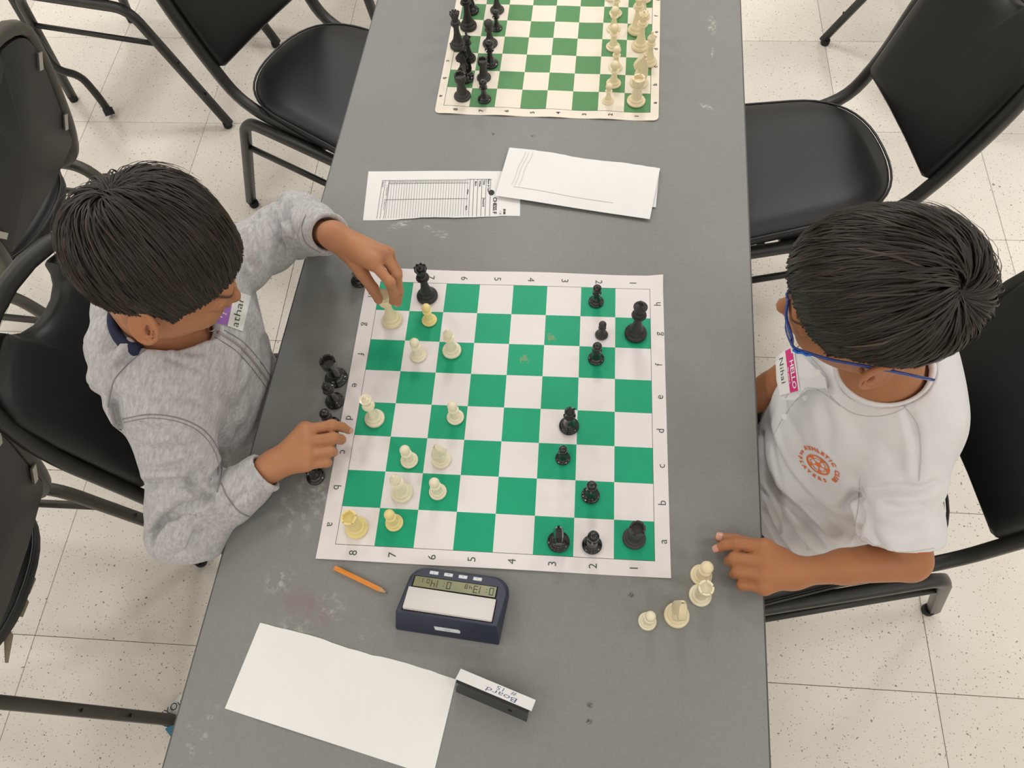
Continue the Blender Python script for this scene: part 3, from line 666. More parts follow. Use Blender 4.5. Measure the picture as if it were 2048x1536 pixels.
for (k, px, py, m, lb, rz, sc) in (
    ('rook', 925, 193, 'black_grey', 'black rook on corner square a8 of the far board', 0, 1.02), ('knight', 930, 156, 'black_gloss', 'black knight on square b8 of the far board behind the rook', 2.6, 1.15),
    ('bishop', 938, 118, 'black_matte', 'black bishop on square c8 of the far board', 0, .92), ('queen', 917, 92, 'black_grey', 'black queen with notched crown on square d8 of the far board', 0, 1.0),
    ('king', 937, 54, 'black_matte', 'black king on square e8 of the far board', 0, .98), ('bishop', 943, 22, 'black_gloss', 'black bishop on square f8 near the top edge of the far board', 0, 1.05),
    ('knight', 946, -12, 'black_gloss', 'black knight on square g8 at the picture top, only its foot in view', 2.6, 1.0),
    ('pawn', 969, 199, 'black_gloss', 'black pawn on square a7 of the far board', 0, .98), ('rook', 968, 156, 'black_grey', 'slim grey-black rook standing among the pawns on square b7 of the far board', 0, .86),
    ('pawn', 981.5, 128, 'black_gloss', 'black pawn on square c7 of the far board', 0, 1.15), ('pawn', 980.5, 88, 'black_grey', 'grey-black pawn on square d7 of the far board', 0, 1.15),
    ('pawn', 993.5, 57, 'black_gloss', 'small black pawn on square e7 of the far board', 0, .9), ('pawn', 994.5, 21, 'black_grey', 'grey-black pawn on square f7 of the far board', 0, 1.1),
    ('pawn', 996, -16, 'black_grey', 'grey-black pawn on square g7 of the far board, cut by the picture top', 0, 1.0)):
    piece(k, 'black', px, py, m, lb, ZF, rz, sc, group=G5)
for (k, px, py, m, lb, rz, sc) in (
    ('rook', 1272, 203, 'cream', 'cream rook on corner square a1 of the far board', 0, 1.08), ('knight', 1278, 166, 'cream', 'cream knight on square b1 of the far board, facing left', 3.2, 1.12),
    ('bishop', 1297, 125, 'cream', 'cream bishop with ball tip on square c1 of the far board', 0, 1.05), ('queen', 1280, 94, 'cream', 'cream queen on square d1 of the far board', 0, 1.0),
    ('king', 1272, 62, 'cream', 'cream king on square e1 of the far board', .6, .95), ('bishop', 1284, 33, 'cream', 'cream bishop on square f1 of the far board', 0, 1.0), ('knight', 1288, -2, 'cream', 'cream knight on square g1 at the picture top', 3.2, 1.0),
    ('pawn', 1216, 203, 'cream', 'small cream pawn on square a2 of the far board', 0, .86), ('pawn', 1227, 168, 'cream', 'cream pawn on square b2 of the far board', 0, 1.08),
    ('pawn', 1231, 135, 'cream', 'cream pawn on square c2 of the far board', 0, 1.0), ('pawn', 1226, 95, 'cream', 'cream pawn on square d2 of the far board', 0, 1.08),
    ('pawn', 1227, 59, 'cream', 'cream pawn on square e2 of the far board', 0, 1.05), ('pawn', 1231, 28, 'cream', 'cream pawn on square f2 of the far board', 0, 1.0), ('pawn', 1222, -4, 'cream', 'cream pawn on square g2 of the far board, cut by the picture top', 0, 1.0)):
    piece(k, 'white', px, py, m, lb, ZF, rz, sc, group=G6)

# ================================================================ PAPERS
def paper(name, px4, z, label, bend=0.002, seed=0, group=None, nx=24, ny=10, torn=None):
    """px4 = bl, br, tr, tl in the photograph"""
    rg = random.Random(seed); c = np.mean([P(*q, z) for q in px4], 0); c[2] = z
    e = empty(name, tuple(c), 0, label, 'paper', group)
    quad = [np.array(P(*q, z))[:2]-c[:2] for q in px4]
    ph = rg.uniform(0, 6)
    def zf(x, y): return .0004+bend*(.5+.5*math.sin(x*21+ph))*(.35+.65*abs(math.sin(y*14+ph*2)))
    sh = sheet_grid('sheet', 0, 0, 0, 0, nx, ny, zf, .00015, M['paper'], e, quad=quad)
    if torn:
        me = sh.data; n2 = (nx+1)*(ny+1)
        for side in torn:
            for i in range(nx+1):
                d = rg.uniform(-.0006, .0006)+.0012*math.sin(i*.5+seed)
                for s in (0, n2): idx = s+(ny*(nx+1)+i if side == 't' else i); me.vertices[idx].co.y += d
    def at(u, v):
        q = (1-u)*(1-v)*quad[0]+u*(1-v)*quad[1]+u*v*quad[2]+(1-u)*v*quad[3]; return q[0], q[1]
    return e, at, zf
def on_paper(vf, e, at, zf, name, m, lift=.0004):
    v = []
    for (u, t, _) in vf[0]:
        x, y = at(u, t); v.append((x, y, zf(x, y)+lift))
    return link(name, mesh(name, v, vf[1]), m, e, smooth=False)
e, at, zf = paper('scoresheet', [(726, 441), (1040, 432.5), (1041, 343), (737, 343)], TH, 'printed chess scoresheet with ruled table, left of two sheets above the board', .0022, 3, 'scoresheets above the board', torn='b')
PW, PH = .235, .072
def seg(u0, v0, u1, v1, wd=.0012, n=12):
    pts = [(u0+(u1-u0)*k/n, v0+(v1-v0)*k/n) for k in range(n+1)]
    # width in sheet fractions: scale by aspect
    V, F = [], []
    du, dv = (u1-u0), (v1-v0)
    for (u, v) in pts:
        if abs(du) > abs(dv): V += [(u, v+wd/PH/2, 0), (u, v-wd/PH/2, 0)]
        else: V += [(u-wd/PW/2, v, 0), (u+wd/PW/2, v, 0)]
    for i in range(n): F.append((2*i, 2*i+1, 2*i+3, 2*i+2))
    return V, F
L = []
L.append(seg(.10, .80, .655, .80, .0006)); L.append(seg(.655, .815, .815, .815, .0006)); L.append(seg(.14, .735, .665, .735, .0006)); L.append(seg(.125, .40, .665, .39, .0006))
for k in range(31): x = .145+k*.0171; L.append(seg(x, .02, x+.001, .80, .00042, 6))
for x in (.10, .12, .145): L.append(seg(x-.012, .02, x, .80, .0006, 6))
for x in (.675, .699, .725, .752, .779, .808): L.append(seg(x, .01, x, .81, .0007, 6))
L.append(seg(.752, .40, .779, .40, .0006, 2))
on_paper(join_vf(*L), e, at, zf, 'ruled_lines', M['grey_ink'])
T = []
def ptext(s, size, u, v, ang=-PI/2, bold=0, sp=1):
    vf = text_vf(s, size, sp, bold); q = xf2(vf, ang); T.append(([(u+x/PW, v+y/PH, 0) for x, y, z in q[0]], q[1]))
ptext('CHESS F', .0078, .838, .235, bold=.0002, sp=.92)
ptext('Player & Class', .0036, .795, .68, bold=.0001); ptext('Date', .0036, .766, .74, bold=.0001); ptext('White', .0036, .739, .72, bold=.0001); ptext('Black', .0036, .712, .72, bold=.0001); ptext('Round #', .0036, .766, .30, bold=.0001)
ptext('White', .0032, .662, .54, bold=.0001); ptext('Black', .0032, .658, .19, bold=.0001); ptext('Result', .0032, .107, .72); ptext('( ) White won', .0028, .134, .60); ptext('( ) Black won', .0028, .128, .30)
ptext('ENR', .0046, .90, .10, bold=.0002); ptext('1 SE', .0036, .875, .08)
for k in range(30): ptext(str(30-k), .0026, .153+k*.0171, .768)
on_paper(join_vf(*T), e, at, zf, 'printed_text', M['ink'])
v, f = lathe_vf([(.0045, 0), (.001, .0001)], 12); on_paper(([(.815+x/PW, .52+y/PH, 0) for x, y, z in v], f), e, at, zf, 'printed_emblem', M['ink'])
e3, a3, z3 = paper('scoresheet', [(1010, 392), (1311.5, 415), (1319, 339), (1030, 305)], TH+.0020, 'blank back of a paper slip peeking out under the white slip with pencil lines', .0015, 9, 'scoresheets above the board')
e2, at2, zf2 = paper('scoresheet', [(990.5, 392.5), (1299.5, 439), (1320, 337), (1019, 296)], TH+.0046, 'blank white paper slip with faint wavy pencil lines, right sheet above the board', .0024, 5, 'scoresheets above the board', torn='t')
L = []
def wav(u0, v0, u1, v1, a, wd=.0005):
    n = 16; V, F = [], []
    for k in range(n+1):
        t = k/n; u = u0+(u1-u0)*t+a*math.sin(t*9); v = v0+(v1-v0)*t+a*math.sin(t*7)
        if abs(u1-u0) > abs(v1-v0): V += [(u, v+wd/PH/2, 0), (u, v-wd/PH/2, 0)]
        else: V += [(u-wd/PW/2, v, 0), (u+wd/PW/2, v, 0)]
    for i in range(n): F.append((2*i, 2*i+1, 2*i+3, 2*i+2))
    return V, F
for x in (.085, .105, .132): L.append(wav(x, .25, x+.03, .95, .004))
L.append(wav(.10, .22, .75, .20, .006))
on_paper(join_vf(*L), e2, at2, zf2, 'pencil_lines', M['faint_ink'])
paper('sheet_of_paper', [(450, 1417), (866, 1553), (913, 1357), (521, 1244)], TH, 'large blank white sheet at the lower left of the table', .0016, 11, torn='t')

# ================================================================ PENCIL
a = P(670, 1136, TH+.0036); b = P(776, 1187, TH+.0036); Lp = float(np.linalg.norm(b-a)); an = math.atan2(b[1]-a[1], b[0]-a[0])
pe = empty('pencil', tuple(a), an, 'short orange hexagonal pencil beside the lower left corner of the board', 'pencil')
def hexrod(x0, x1, r0, r1, n=6):
    V = [(x, r*math.cos(2*PI*k/n+PI/6), r*math.sin(2*PI*k/n+PI/6)) for x, r in ((x0, r0), (x1, r1)) for k in range(n)]
    return V, [(k, (k+1) % n, n+(k+1) % n, n+k) for k in range(n)]+[tuple(range(n))[::-1], tuple(range(n, 2*n))]
sharp(link('shaft', mesh('shaft', *hexrod(0, Lp-.014, .0037, .0037)), mat('orange_lacquer', srgb(232, 140, 30), .3, coat=.4), pe), 20)
link('sharpened_wood', mesh('sharpened_wood', *hexrod(Lp-.014, Lp-.004, .0036, .0012, 12)), mat('pale_wood', srgb(214, 170, 120), .7, .15, 200), pe)
link('lead', mesh('lead', *hexrod(Lp-.004, Lp, .0012, .0003, 8)), M['grey_ink'], pe)

# ================================================================ CHESS CLOCK
ck = empty('chess_clock', (-.124, -.342, TH), math.atan2(-.012, .142), 'dark blue digital chess clock with white rocker below the board', 'clock')
navy = mat('navy_plastic', srgb(44, 50, 72), .42, .08, 30, bump=.2, bscale=1500)
CW = .1425; V0, V1 = .0175, .088; Z0, Z1 = .041, .014
def sl(v): return Z0+(Z1-Z0)*(v-V0)/(V1-V0)
def plan(ins, vf):
    """clock outline at the top, big rounded far corners, a little narrower there"""
    pts = [(ins, vf)]; pts.append((CW-ins, vf))
    for k in range(7):
        t = k/6*PI/2; pts.append((CW+.004-.024-ins+.024*math.cos(t)*1.0, V1-.024-ins+.024*math.sin(t)))
    for k in range(7):
        t = PI/2+k/6*PI/2; pts.append((.006+.024+ins+.024*math.cos(t), V1-.024-ins+.024*math.sin(t)))
    return pts
bm = bmesh.new(); bot = [bm.verts.new((x, y, 0)) for x, y in plan(0, 0)]; mid = [bm.verts.new((x, y+.0012 if i < 2 else y, .007 if i < 2 else max(.006, sl(max(y, V0))-.006))) for i, (x, y) in enumerate(plan(-.0005, 0))]
top = [bm.verts.new((x, y, sl(y))) for x, y in plan(.0025, V0)]
n = len(bot)
bm.faces.new(bot[::-1]); bm.faces.new(top)
for i in range(n):
    j = (i+1) % n; bm.faces.new((bot[i], bot[j], mid[j], mid[i])); bm.faces.new((mid[i], mid[j], top[j], top[i]))
o = link('housing', bm_mesh('housing', bm), navy, ck); sharp(o, 30)
bv = o.modifiers.new('b', 'BEVEL'); bv.width = .0012; bv.segments = 2; bv.limit_method = 'ANGLE'; bv.angle_limit = math.radians(25)
sa = math.atan2(Z1-Z0, V1-V0)
def slope_m(u, v, off=0): return Matrix.Translation((u, v, sl(v))) @ Matrix.Rotation(sa, 4, 'X') @ Matrix.Translation((0, 0, off))
box('rocker_recess', (-.0625, -.0183, -.004), (.0625, .0183, .0004), M['hole'], ck, .001, 1, mw=slope_m(.0715, .0375))
box('rocker', (-.0605, -.0165, -.003), (.0605, .0165, .0045), mat('white_rocker_plastic', srgb(226, 222, 220), .45), ck, .0014, 2, mw=slope_m(.0715, .0375) @ Matrix.Rotation(.012, 4, 'Y'))
box('display_bezel', (-.0590, -.0095, -.003), (.0590, .0095, .0005), M['hole'], ck, .0005, 1, mw=slope_m(.0725, .0640))
lc = box('display', (-.0570, -.0080, -.003), (.0570, .0080, .0008), mat('lcd', srgb(140, 138, 92), .25, .12, 12, col2=srgb(120, 128, 92)), ck, mw=slope_m(.0725, .0640))
SEG = {'0': 'abcdef', '1': 'bc', '2': 'abged', '3': 'abgcd', '4': 'fgbc', '5': 'afgcd', '6': 'afgedc', '7': 'abc', '8': 'abcdefg', '9': 'abcdfg'}
def seg7(ch, x, y, w, h, t):
    out = []
    if ch == ':':
        for yy in (.3, .7): out.append(box_v(x+w*.3, y+h*yy-t*.5, 0, x+w*.3+t, y+h*yy+t*.5, .0001))
        return out
    g = .15*t
    R_ = dict(a=(x+g, y+h-t, x+w-g, y+h), d=(x+g, y, x+w-g, y+t), g=(x+g, y+h/2-t/2, x+w-g, y+h/2+t/2), f=(x, y+h/2+g, x+t, y+h-g), b=(x+w-t, y+h/2+g, x+w, y+h-g), e=(x, y+g, x+t, y+h/2-g), c=(x+w-t, y+g, x+w, y+h/2-g))
    for s in SEG[ch]: r = R_[s]; out.append(box_v(r[0], r[1], 0, r[2], r[3], .0001))
    return out
D = []
x = -.054
for ch, w, h in (('0', .0060, .0115), (':', .0034, .0115), ('1', .0060, .0115), ('3', .0060, .0115), ('4', .0040, .0068), ('8', .0040, .0068)):
    D += seg7(ch, x, -.0058, w, h, .0012 if h > .01 else .0009); x += w+.0022
x = .0055
for ch, w, h in (('0', .0060, .0115), (':', .0034, .0115), ('1', .0060, .0115), ('4', .0060, .0115), ('0', .0040, .0068), ('1', .0040, .0068)):
    D += seg7(ch, x, -.0058, w, h, .0012 if h > .01 else .0009); x += w+.0022
v, f = join_vf(*D)
link('display_digits', mesh('display_digits', v, f), mat('lcd_digit', srgb(60, 62, 34), .5), ck, smooth=False, mw=slope_m(.0725, .0640, .0009) @ Matrix.Rotation(PI, 4, 'Z'))
wb = mat('white_button', srgb(225, 226, 232), .4)
for k, s in enumerate(('^', 'm', 'o', 'v')):
    bmw = slope_m(.0395+k*.0205, .0798)
    b_ = box('button', (-.0062, -.0026, -.002), (.0062, .0026, .0012), wb, ck, .0009, 2, mw=bmw)
    v, f = text_vf(s, .0042); link('button_mark', mesh('button_mark', v, f), M['grey_ink'], b_, smooth=False, mw=Matrix.Translation((0, 0, .0013)) @ Matrix.Rotation(PI, 4, 'Z'))
v = [(-.0175, -.0035, 0), (.0165, -.0035, 0), (.0165, .0015, 0), (.014, .0035, 0), (-.0195, .0035, 0)]
fa = math.atan2(.034, .0163)
lm = Matrix.Translation((.0735, .0072, .0195)) @ Matrix.Rotation(fa, 4, 'X') @ Matrix.Translation((0, 0, .0006))
lb = link('label_plate', mesh('label_plate', [(x, y, z) for x, y, z in v]+[(x, y, z-.0006) for x, y, z in v], [(0, 1, 2, 3, 4), (9, 8, 7, 6, 5)]+[(i, 5+i, 5+(i+1) % 5, (i+1) % 5) for i in range(5)]), wb, ck, smooth=False, mw=lm)
v, f = text_vf('\u00b7 clock', .0038); link('label_text', mesh('label_text', v, f), M['grey_ink'], lb, smooth=False, mw=Matrix.Translation((-.002, 0, .0002)))

# ================================================================ BOARD NUMBER STAND
a = np.array(P(912, 1384, TH)); b = np.array(P(1053, 1444, TH)); Ls = float(np.linalg.norm((b-a)[:2])); an = math.atan2(b[1]-a[1], b[0]-a[0])
st = empty('board_number_stand', (a[0], a[1], TH), an, 'black tent-shaped card stand with a handwritten board number beside the blank sheet', 'card stand')
prof = [(0, 0), (.0035, 0), (.0125, .030), (.0235, .0225), (.0262, .0245), (.0128, .0332), (.009, .0332)]
vs = [(x, y, z) for x in (0, Ls) for y, z in prof]; k = len(prof)
bm = bmesh.new(); bv_ = [bm.verts.new(q) for q in vs]
for i in range(k): j = (i+1) % k; bm.faces.new((bv_[i], bv_[j], bv_[k+j], bv_[k+i]))
bm.faces.new(bv_[:k][::-1]); bm.faces.new(bv_[k:])
acr = mat('black_acrylic', (.016, .018, .020), .25, coat=.3)
sharp(link('holder', bm_mesh('holder', bm), acr, st), 30)
sh_m = math.atan2(.0245-.0332, .0262-.0128)
cm = Matrix.Translation((Ls/2, .0195, .02885)) @ Matrix.Rotation(sh_m, 4, 'X')
cdm = box('paper_card', (-Ls/2-.002, -.0085, .0004), (Ls/2+.003, .0088, .0009), M['paper'], st, mw=cm)
tv = [xf2(text_vf('Board', .0105, bold=-.0001), PI, .010, -.0036, 1.7, .95, .2), xf2(text_vf('#  15', .0088, bold=-.0001), PI, .014, .0042, 1.45, .95, .1)]
v, f = join_vf(*tv); link('handwriting', mesh('handwriting', v, f), M['blue_ink'], cdm, smooth=False, mw=Matrix.Translation((0, 0, .0011)))
v, f = lathe_vf([(.0032, 0), (.0032, .0006)], 16); link('dark_spot', mesh('dark_spot', v, f), M['hole'], st, mw=Matrix.Translation((Ls*.76, .0046, .0160)) @ Matrix.Rotation(math.atan2(.0332, .009), 4, 'X'))
# ================================================================ FIGURES: distance-field modeller
def cap(p, a, b, ra, rb=None):
    rb = ra if rb is None else rb; a = np.asarray(a, float); b = np.asarray(b, float)
    ab = b-a; t = np.clip(((p-a) @ ab)/(ab @ ab+1e-12), 0, 1)
    return np.sqrt(((p-a-t[:, None]*ab)**2).sum(1))-(ra+(rb-ra)*t)
def ell(p, c, r, R=None):
    q = p-np.asarray(c, float)
    if R is not None: q = q @ R
    r = np.asarray(r, float); k0 = np.sqrt(((q/r)**2).sum(1)); k1 = np.sqrt(((q/r**2)**2).sum(1))+1e-9
    return k0*(k0-1)/k1
def smin(a, b, k):
    h = np.clip(.5+.5*(b-a)/k, 0, 1); return b+(a-b)*h-k*h*(1-h)
def smax(a, b, k): return -smin(-a, -b, k)
def chain(p, pts, rs, k=.004):
    d = None
    for i in range(len(pts)-1):
        e = cap(p, pts[i], pts[i+1], rs[i], rs[i+1]); d = e if d is None else smin(d, e, k)
    return d
def bbox_of(pts, m):
    q = np.array(pts, float); return q.min(0)-m, q.max(0)+m
class Field:
    """union of parts, each evaluated only near its own box"""
    def __init__(self): self.g = []
    def add(self, lo, hi, fn, k=.01): self.g.append((np.asarray(lo, float), np.asarray(hi, float), fn, k))
    def __call__(self, p):
        d = np.full(len(p), .08)
        for lo, hi, fn, k in self.g:
            m = ((p > lo) & (p < hi)).all(1)
            if m.any(): d[m] = smin(d[m], fn(p[m]), k)
        return d
def surf(f, lo, hi, h):
    """surface nets over the blocks the surface passes through; returns verts, quads"""
    lo = np.asarray(lo, float); B = 5; nb = np.ceil((np.asarray(hi)-lo)/(h*B)).astype(int)
    g = np.stack(np.meshgrid(*[np.arange(n) for n in nb], indexing='ij'), -1).reshape(-1, 3)
    c = lo+(g+.5)*B*h; d = np.concatenate([f(c[i:i+200000]) for i in range(0, len(c), 200000)])
    g = g[np.abs(d) < B*h*1.45+.004]
    N = nb*B+2; off = np.stack(np.meshgrid(*[np.arange(B+1)]*3, indexing='ij'), -1).reshape(-1, 3)
    vid = []; vp = []; qe = [[], [], []]
    for s in range(0, len(g), 3000):
        gi = g[s:s+3000]; ijk = gi[:, None, :]*B+off[None]; pts = lo+ijk*h
        D = f(pts.reshape(-1, 3)).reshape(len(gi), B+1, B+1, B+1)
        sg = D < 0
        ne = np.zeros((len(gi), B, B, B), int)
        for a in (0, 1):
            for b in (0, 1):
                for c_ in (0, 1): ne += sg[:, a:a+B, b:b+B, c_:c_+B]
        act = (ne > 0) & (ne < 8); idx = np.argwhere(act)
        if not len(idx): continue
        bi, x, y, z = idx.T
        acc = np.zeros((len(idx), 3)); cnt = np.zeros(len(idx))
        for ax in range(3):
            o1, o2 = [q for q in range(3) if q != ax]
            for u in (0, 1):
                for v in (0, 1):
                    c0 = np.zeros(3, int); c0[o1] = u; c0[o2] = v; c1 = c0.copy(); c1[ax] = 1
                    d0 = D[bi, x+c0[0], y+c0[1], z+c0[2]]; d1 = D[bi, x+c1[0], y+c1[1], z+c1[2]]
                    cr = (d0 < 0) != (d1 < 0); t = np.where(cr, d0/np.where(d0 == d1, 1, d0-d1), 0)
                    q = np.tile(c0, (len(idx), 1)).astype(float); q[:, ax] = t
                    acc += q*cr[:, None]; cnt += cr
        cell = gi[bi]*B+np.stack([x, y, z], 1); vp.append(lo+(cell+acc/cnt[:, None])*h)
        cid = (cell[:, 0]*N[1]+cell[:, 1])*N[2]+cell[:, 2]; vid.append(cid)
        d0 = D[bi, x, y, z]
        for ax in range(3):
            st = [0, 0, 0]; st[ax] = 1; d1 = D[bi, x+st[0], y+st[1], z+st[2]]; cr = (d0 < 0) != (d1 < 0)
            qe[ax].append(np.stack([cid[cr], (d0[cr] < 0).astype(int)], 1))
    vid = np.concatenate(vid); vp = np.concatenate(vp); o = np.argsort(vid); vid = vid[o]; vp = vp[o]
    str_ = np.array([N[1]*N[2], N[2], 1]); Q = []
    for ax in range(3):
        e = np.concatenate(qe[ax]); o1, o2 = [(1, 2), (2, 0), (0, 1)][ax]; a = e[:, 0]
        ids = np.stack([a, a-str_[o1], a-str_[o1]-str_[o2], a-str_[o2]], 1); k = np.searchsorted(vid, ids); k = np.clip(k, 0, len(vid)-1)
        ok = (vid[k] == ids).all(1); k = k[ok]; ins = e[ok, 1].astype(bool)
        k[~ins] = k[~ins][:, ::-1]; Q.append(k)
    return vp, np.concatenate(Q)
def relax(v, q, it=2, w=.5):
    n = len(v); e = np.concatenate([q[:, [0, 1]], q[:, [1, 2]], q[:, [2, 3]], q[:, [3, 0]]])
    for _ in range(it):
        s = np.zeros((n, 3)); c = np.zeros(n)
        for k in range(3): s[:, k] = np.bincount(e[:, 0], v[e[:, 1], k], n)+np.bincount(e[:, 1], v[e[:, 0], k], n)
        c = np.bincount(e[:, 0], minlength=n)+np.bincount(e[:, 1], minlength=n); v = v*(1-w)+w*s/np.maximum(c, 1)[:, None]
    return v
def np_mesh(name, v, q):
    me = bpy.data.meshes.new(name); me.vertices.add(len(v)); me.vertices.foreach_set('co', np.asarray(v, np.float32).ravel())
    k = q.shape[1]; me.loops.add(len(q)*k); me.loops.foreach_set('vertex_index', q.ravel().astype(np.int32)); me.polygons.add(len(q))
    me.polygons.foreach_set('loop_start', np.arange(0, len(q)*k, k, dtype=np.int32)); me.polygons.foreach_set('loop_total', np.full(len(q), k, np.int32))
    me.polygons.foreach_set('use_smooth', np.ones(len(q), bool)); me.update(calc_edges=True); me.validate(); return me
def color_attr(me, col, name='Col'):
    a = me.color_attributes.new(name, 'FLOAT_COLOR', 'POINT'); c = np.ones((len(col), 4), np.float32); c[:, :3] = col; a.data.foreach_set('color', c.ravel())
_K = RNG.normal(size=(40, 3)); _PH = RNG.uniform(0, 6.28, 40)
def wob(p, freq, seed=0, n=6):
    """smooth pseudo noise in [-1, 1]"""
    s = np.zeros(len(p))
    for i in range(n):
        k = _K[(seed*5+i) % 40]; s += np.sin(p @ (k*freq)+_PH[(seed*3+i) % 40])
    return s/n*1.6
def ridge(x): return (1-np.abs(np.sin(x)))**1.6
def HR(yaw, pitch, roll):
    cy, sy = math.cos(yaw), math.sin(yaw); cp, sp = math.cos(pitch), math.sin(pitch); cr, sr = math.cos(roll), math.sin(roll)
    return np.array([[cy, -sy, 0], [sy, cy, 0], [0, 0, 1]]) @ np.array([[cp, 0, sp], [0, 1, 0], [-sp, 0, cp]]) @ np.array([[1, 0, 0], [0, cr, -sr], [0, sr, cr]])
def torus(q, c, R, rx, ry, r):
    """elliptic ring in the x-z plane of frame R about c"""
    t = (q-np.asarray(c)) @ R; a = np.arctan2(t[:, 2]/ry, t[:, 0]/rx); e = np.stack([rx*np.cos(a), 0*a, ry*np.sin(a)], 1); return np.sqrt(((t-e)**2).sum(1))-r
def ear_frame(s):
    # ear plane leans outwards at the back and tilts back at the top
    a = s*.42; Rz = np.array([[math.cos(a), -math.sin(a), 0], [math.sin(a), math.cos(a), 0], [0, 0, 1]]); b = -.22
    Ry = np.array([[math.cos(b), 0, math.sin(b)], [0, 1, 0], [-math.sin(b), 0, math.cos(b)]]); return Rz @ Ry
def head_sdf(q):
    """head in its own frame: +x face, +y left, +z crown (metres, child size)"""
    d = ell(q, (-.004, 0, .015), (.092, .075, .083))
    d = smin(d, ell(q, (.034, 0, -.042), (.052, .055, .062)), .03)
    d = smin(d, ell(q, (.062, 0, -.096), (.021, .024, .017)), .025)
    for s in (-1, 1):
        d = smin(d, ell(q, (.060, s*.033, -.046), (.026, .023, .026)), .018)
        d = smin(d, ell(q, (.010, s*.052, -.062), (.040, .014, .030)), .02)
    d = smin(d, cap(q, (.084, -.034, .006), (.084, .034, .006), .008), .014)
    for s in (-1, 1):
        d = smax(d, -ell(q, (.096, s*.031, -.016), (.016, .018, .012)), .012)
        d = smin(d, ell(q, (.0765, s*.031, -.0165), (.0135, .0165, .0125)), .004)
        d = smin(d, chain(q, [(.083, s*.016, -.017), (.0895, s*.030, -.0205), (.080, s*.047, -.0185)], [.0015, .0022, .0015], .003), .003)
        d = smin(d, chain(q, [(.083, s*.016, -.008), (.0885, s*.030, -.004), (.0785, s*.048, -.010)], [.002, .0028, .002], .003), .006)
    d = smin(d, chain(q, [(.085, 0, .000), (.093, 0, -.018), (.104, 0, -.040)], [.006, .0068, .0085], .006), .009)
    d = smin(d, ell(q, (.1035, 0, -.0435), (.0095, .0095, .0085)), .006)
    for s in (-1, 1):
        d = smin(d, ell(q, (.094, s*.0125, -.0475), (.0085, .0065, .0065)), .005)
        d = smax(d, -ell(q, (.0985, s*.006, -.0535), (.005, .0032, .003)), .002)
    d = smin(d, ell(q, (.082, 0, -.075), (.016, .026, .016)), .012)
    d = smin(d, chain(q, [(.083, -.021, -.0745), (.0935, -.007, -.0700), (.0935, .007, -.0700), (.083, .021, -.0745)], [.0022, .0042, .0042, .0022], .003), .004)
    d = smin(d, chain(q, [(.084, -.017, -.0790), (.0930, -.004, -.0815), (.0930, .004, -.0815), (.084, .017, -.0790)], [.0025, .0052, .0052, .0025], .003), .004)
    d = smax(d, -chain(q, [(.086, -.020, -.0762), (.1005, 0, -.0758), (.086, .020, -.0762)], [.0009, .0012, .0009], .001), .0015)
    for s in (-1, 1):
        R = ear_frame(s); c = (-.006, s*.0825, -.030)
        e = ell(q, c, (.0185, .0045, .0305), R); e = smin(e, torus(q, np.array(c)+np.array([-.001, s*.003, .001]), R, .0165, .0280, .0034), .004)
        e = smin(e, ell(q, (.000, s*.079, -.051), (.008, .0045, .008)), .005)
        e = smax(e, -ell(q, (.003, s*.0865, -.030), (.0075, .0055, .014), R), .004)
        e = smin(e, torus(q, np.array(c)+np.array([.000, s*.0025, .001]), R, .0095, .0185, .0024), .003)
        e = smin(e, ell(q, (.0085, s*.078, -.031), (.004, .004, .006)), .003)
        d = smin(d, e, .006)
    return d
def skin_mat():
    m = bpy.data.materials.new('skin'); m.use_nodes = True; nt = m.node_tree; b = nt.nodes['Principled BSDF']
    a = nd(nt, 'ShaderNodeVertexColor'); a.layer_name = 'Col'; tc = nd(nt, 'ShaderNodeTexCoord')
    n = nd(nt, 'ShaderNodeTexNoise'); n.inputs['Scale'].default_value = 45; n.inputs['Detail'].default_value = 5; nt.links.new(tc.outputs['Object'], n.inputs['Vector'])
    mr = nd(nt, 'ShaderNodeMapRange'); mr.inputs[3].default_value = .9; mr.inputs[4].default_value = 1.08; nt.links.new(n.outputs[0], mr.inputs[0])
    h = nd(nt, 'ShaderNodeHueSaturation'); nt.links.new(mr.outputs[0], h.inputs['Value']); nt.links.new(a.outputs['Color'], h.inputs['Color']); nt.links.new(h.outputs[0], b.inputs['Base Color'])
    b.inputs['Roughness'].default_value = .48; b.inputs['Specular IOR Level'].default_value = .38
    b.inputs['Subsurface Weight'].default_value = .18; b.inputs['Subsurface Radius'].default_value = (1, .35, .18); b.inputs['Subsurface Scale'].default_value = .006
    n2 = nd(nt, 'ShaderNodeTexNoise'); n2.inputs['Scale'].default_value = 900; nt.links.new(tc.outputs['Object'], n2.inputs['Vector'])
    bp = nd(nt, 'ShaderNodeBump'); bp.inputs['Strength'].default_value = .15; bp.inputs['Distance'].default_value = .0005; nt.links.new(n2.outputs[0], bp.inputs['Height']); nt.links.new(bp.outputs[0], b.inputs['Normal'])
    return m
M['skin'] = skin_mat()
def hair_mat(name, c):
    m = bpy.data.materials.new(name); m.use_nodes = True; nt = m.node_tree; b = nt.nodes['Principled BSDF']
    a = nd(nt, 'ShaderNodeVertexColor'); a.layer_name = 'Col'
    mx = nd(nt, 'ShaderNodeMix', data_type='RGBA'); mx.blend_type = 'MULTIPLY'; mx.inputs[0].default_value = 1; mx.inputs[6].default_value = (*c, 1); nt.links.new(a.outputs['Color'], mx.inputs[7])
    nt.links.new(mx.outputs[2], b.inputs['Base Color']); b.inputs['Roughness'].default_value = .42; b.inputs['Specular IOR Level'].default_value = .42
    return m
def scalp_r(u, Rax=(.0955, .0790, .0865), c=(-.004, 0, .015)):
    """radius of the scalp ellipsoid along unit directions u"""
    return 1/np.sqrt(((u/np.array(Rax))**2).sum(1))
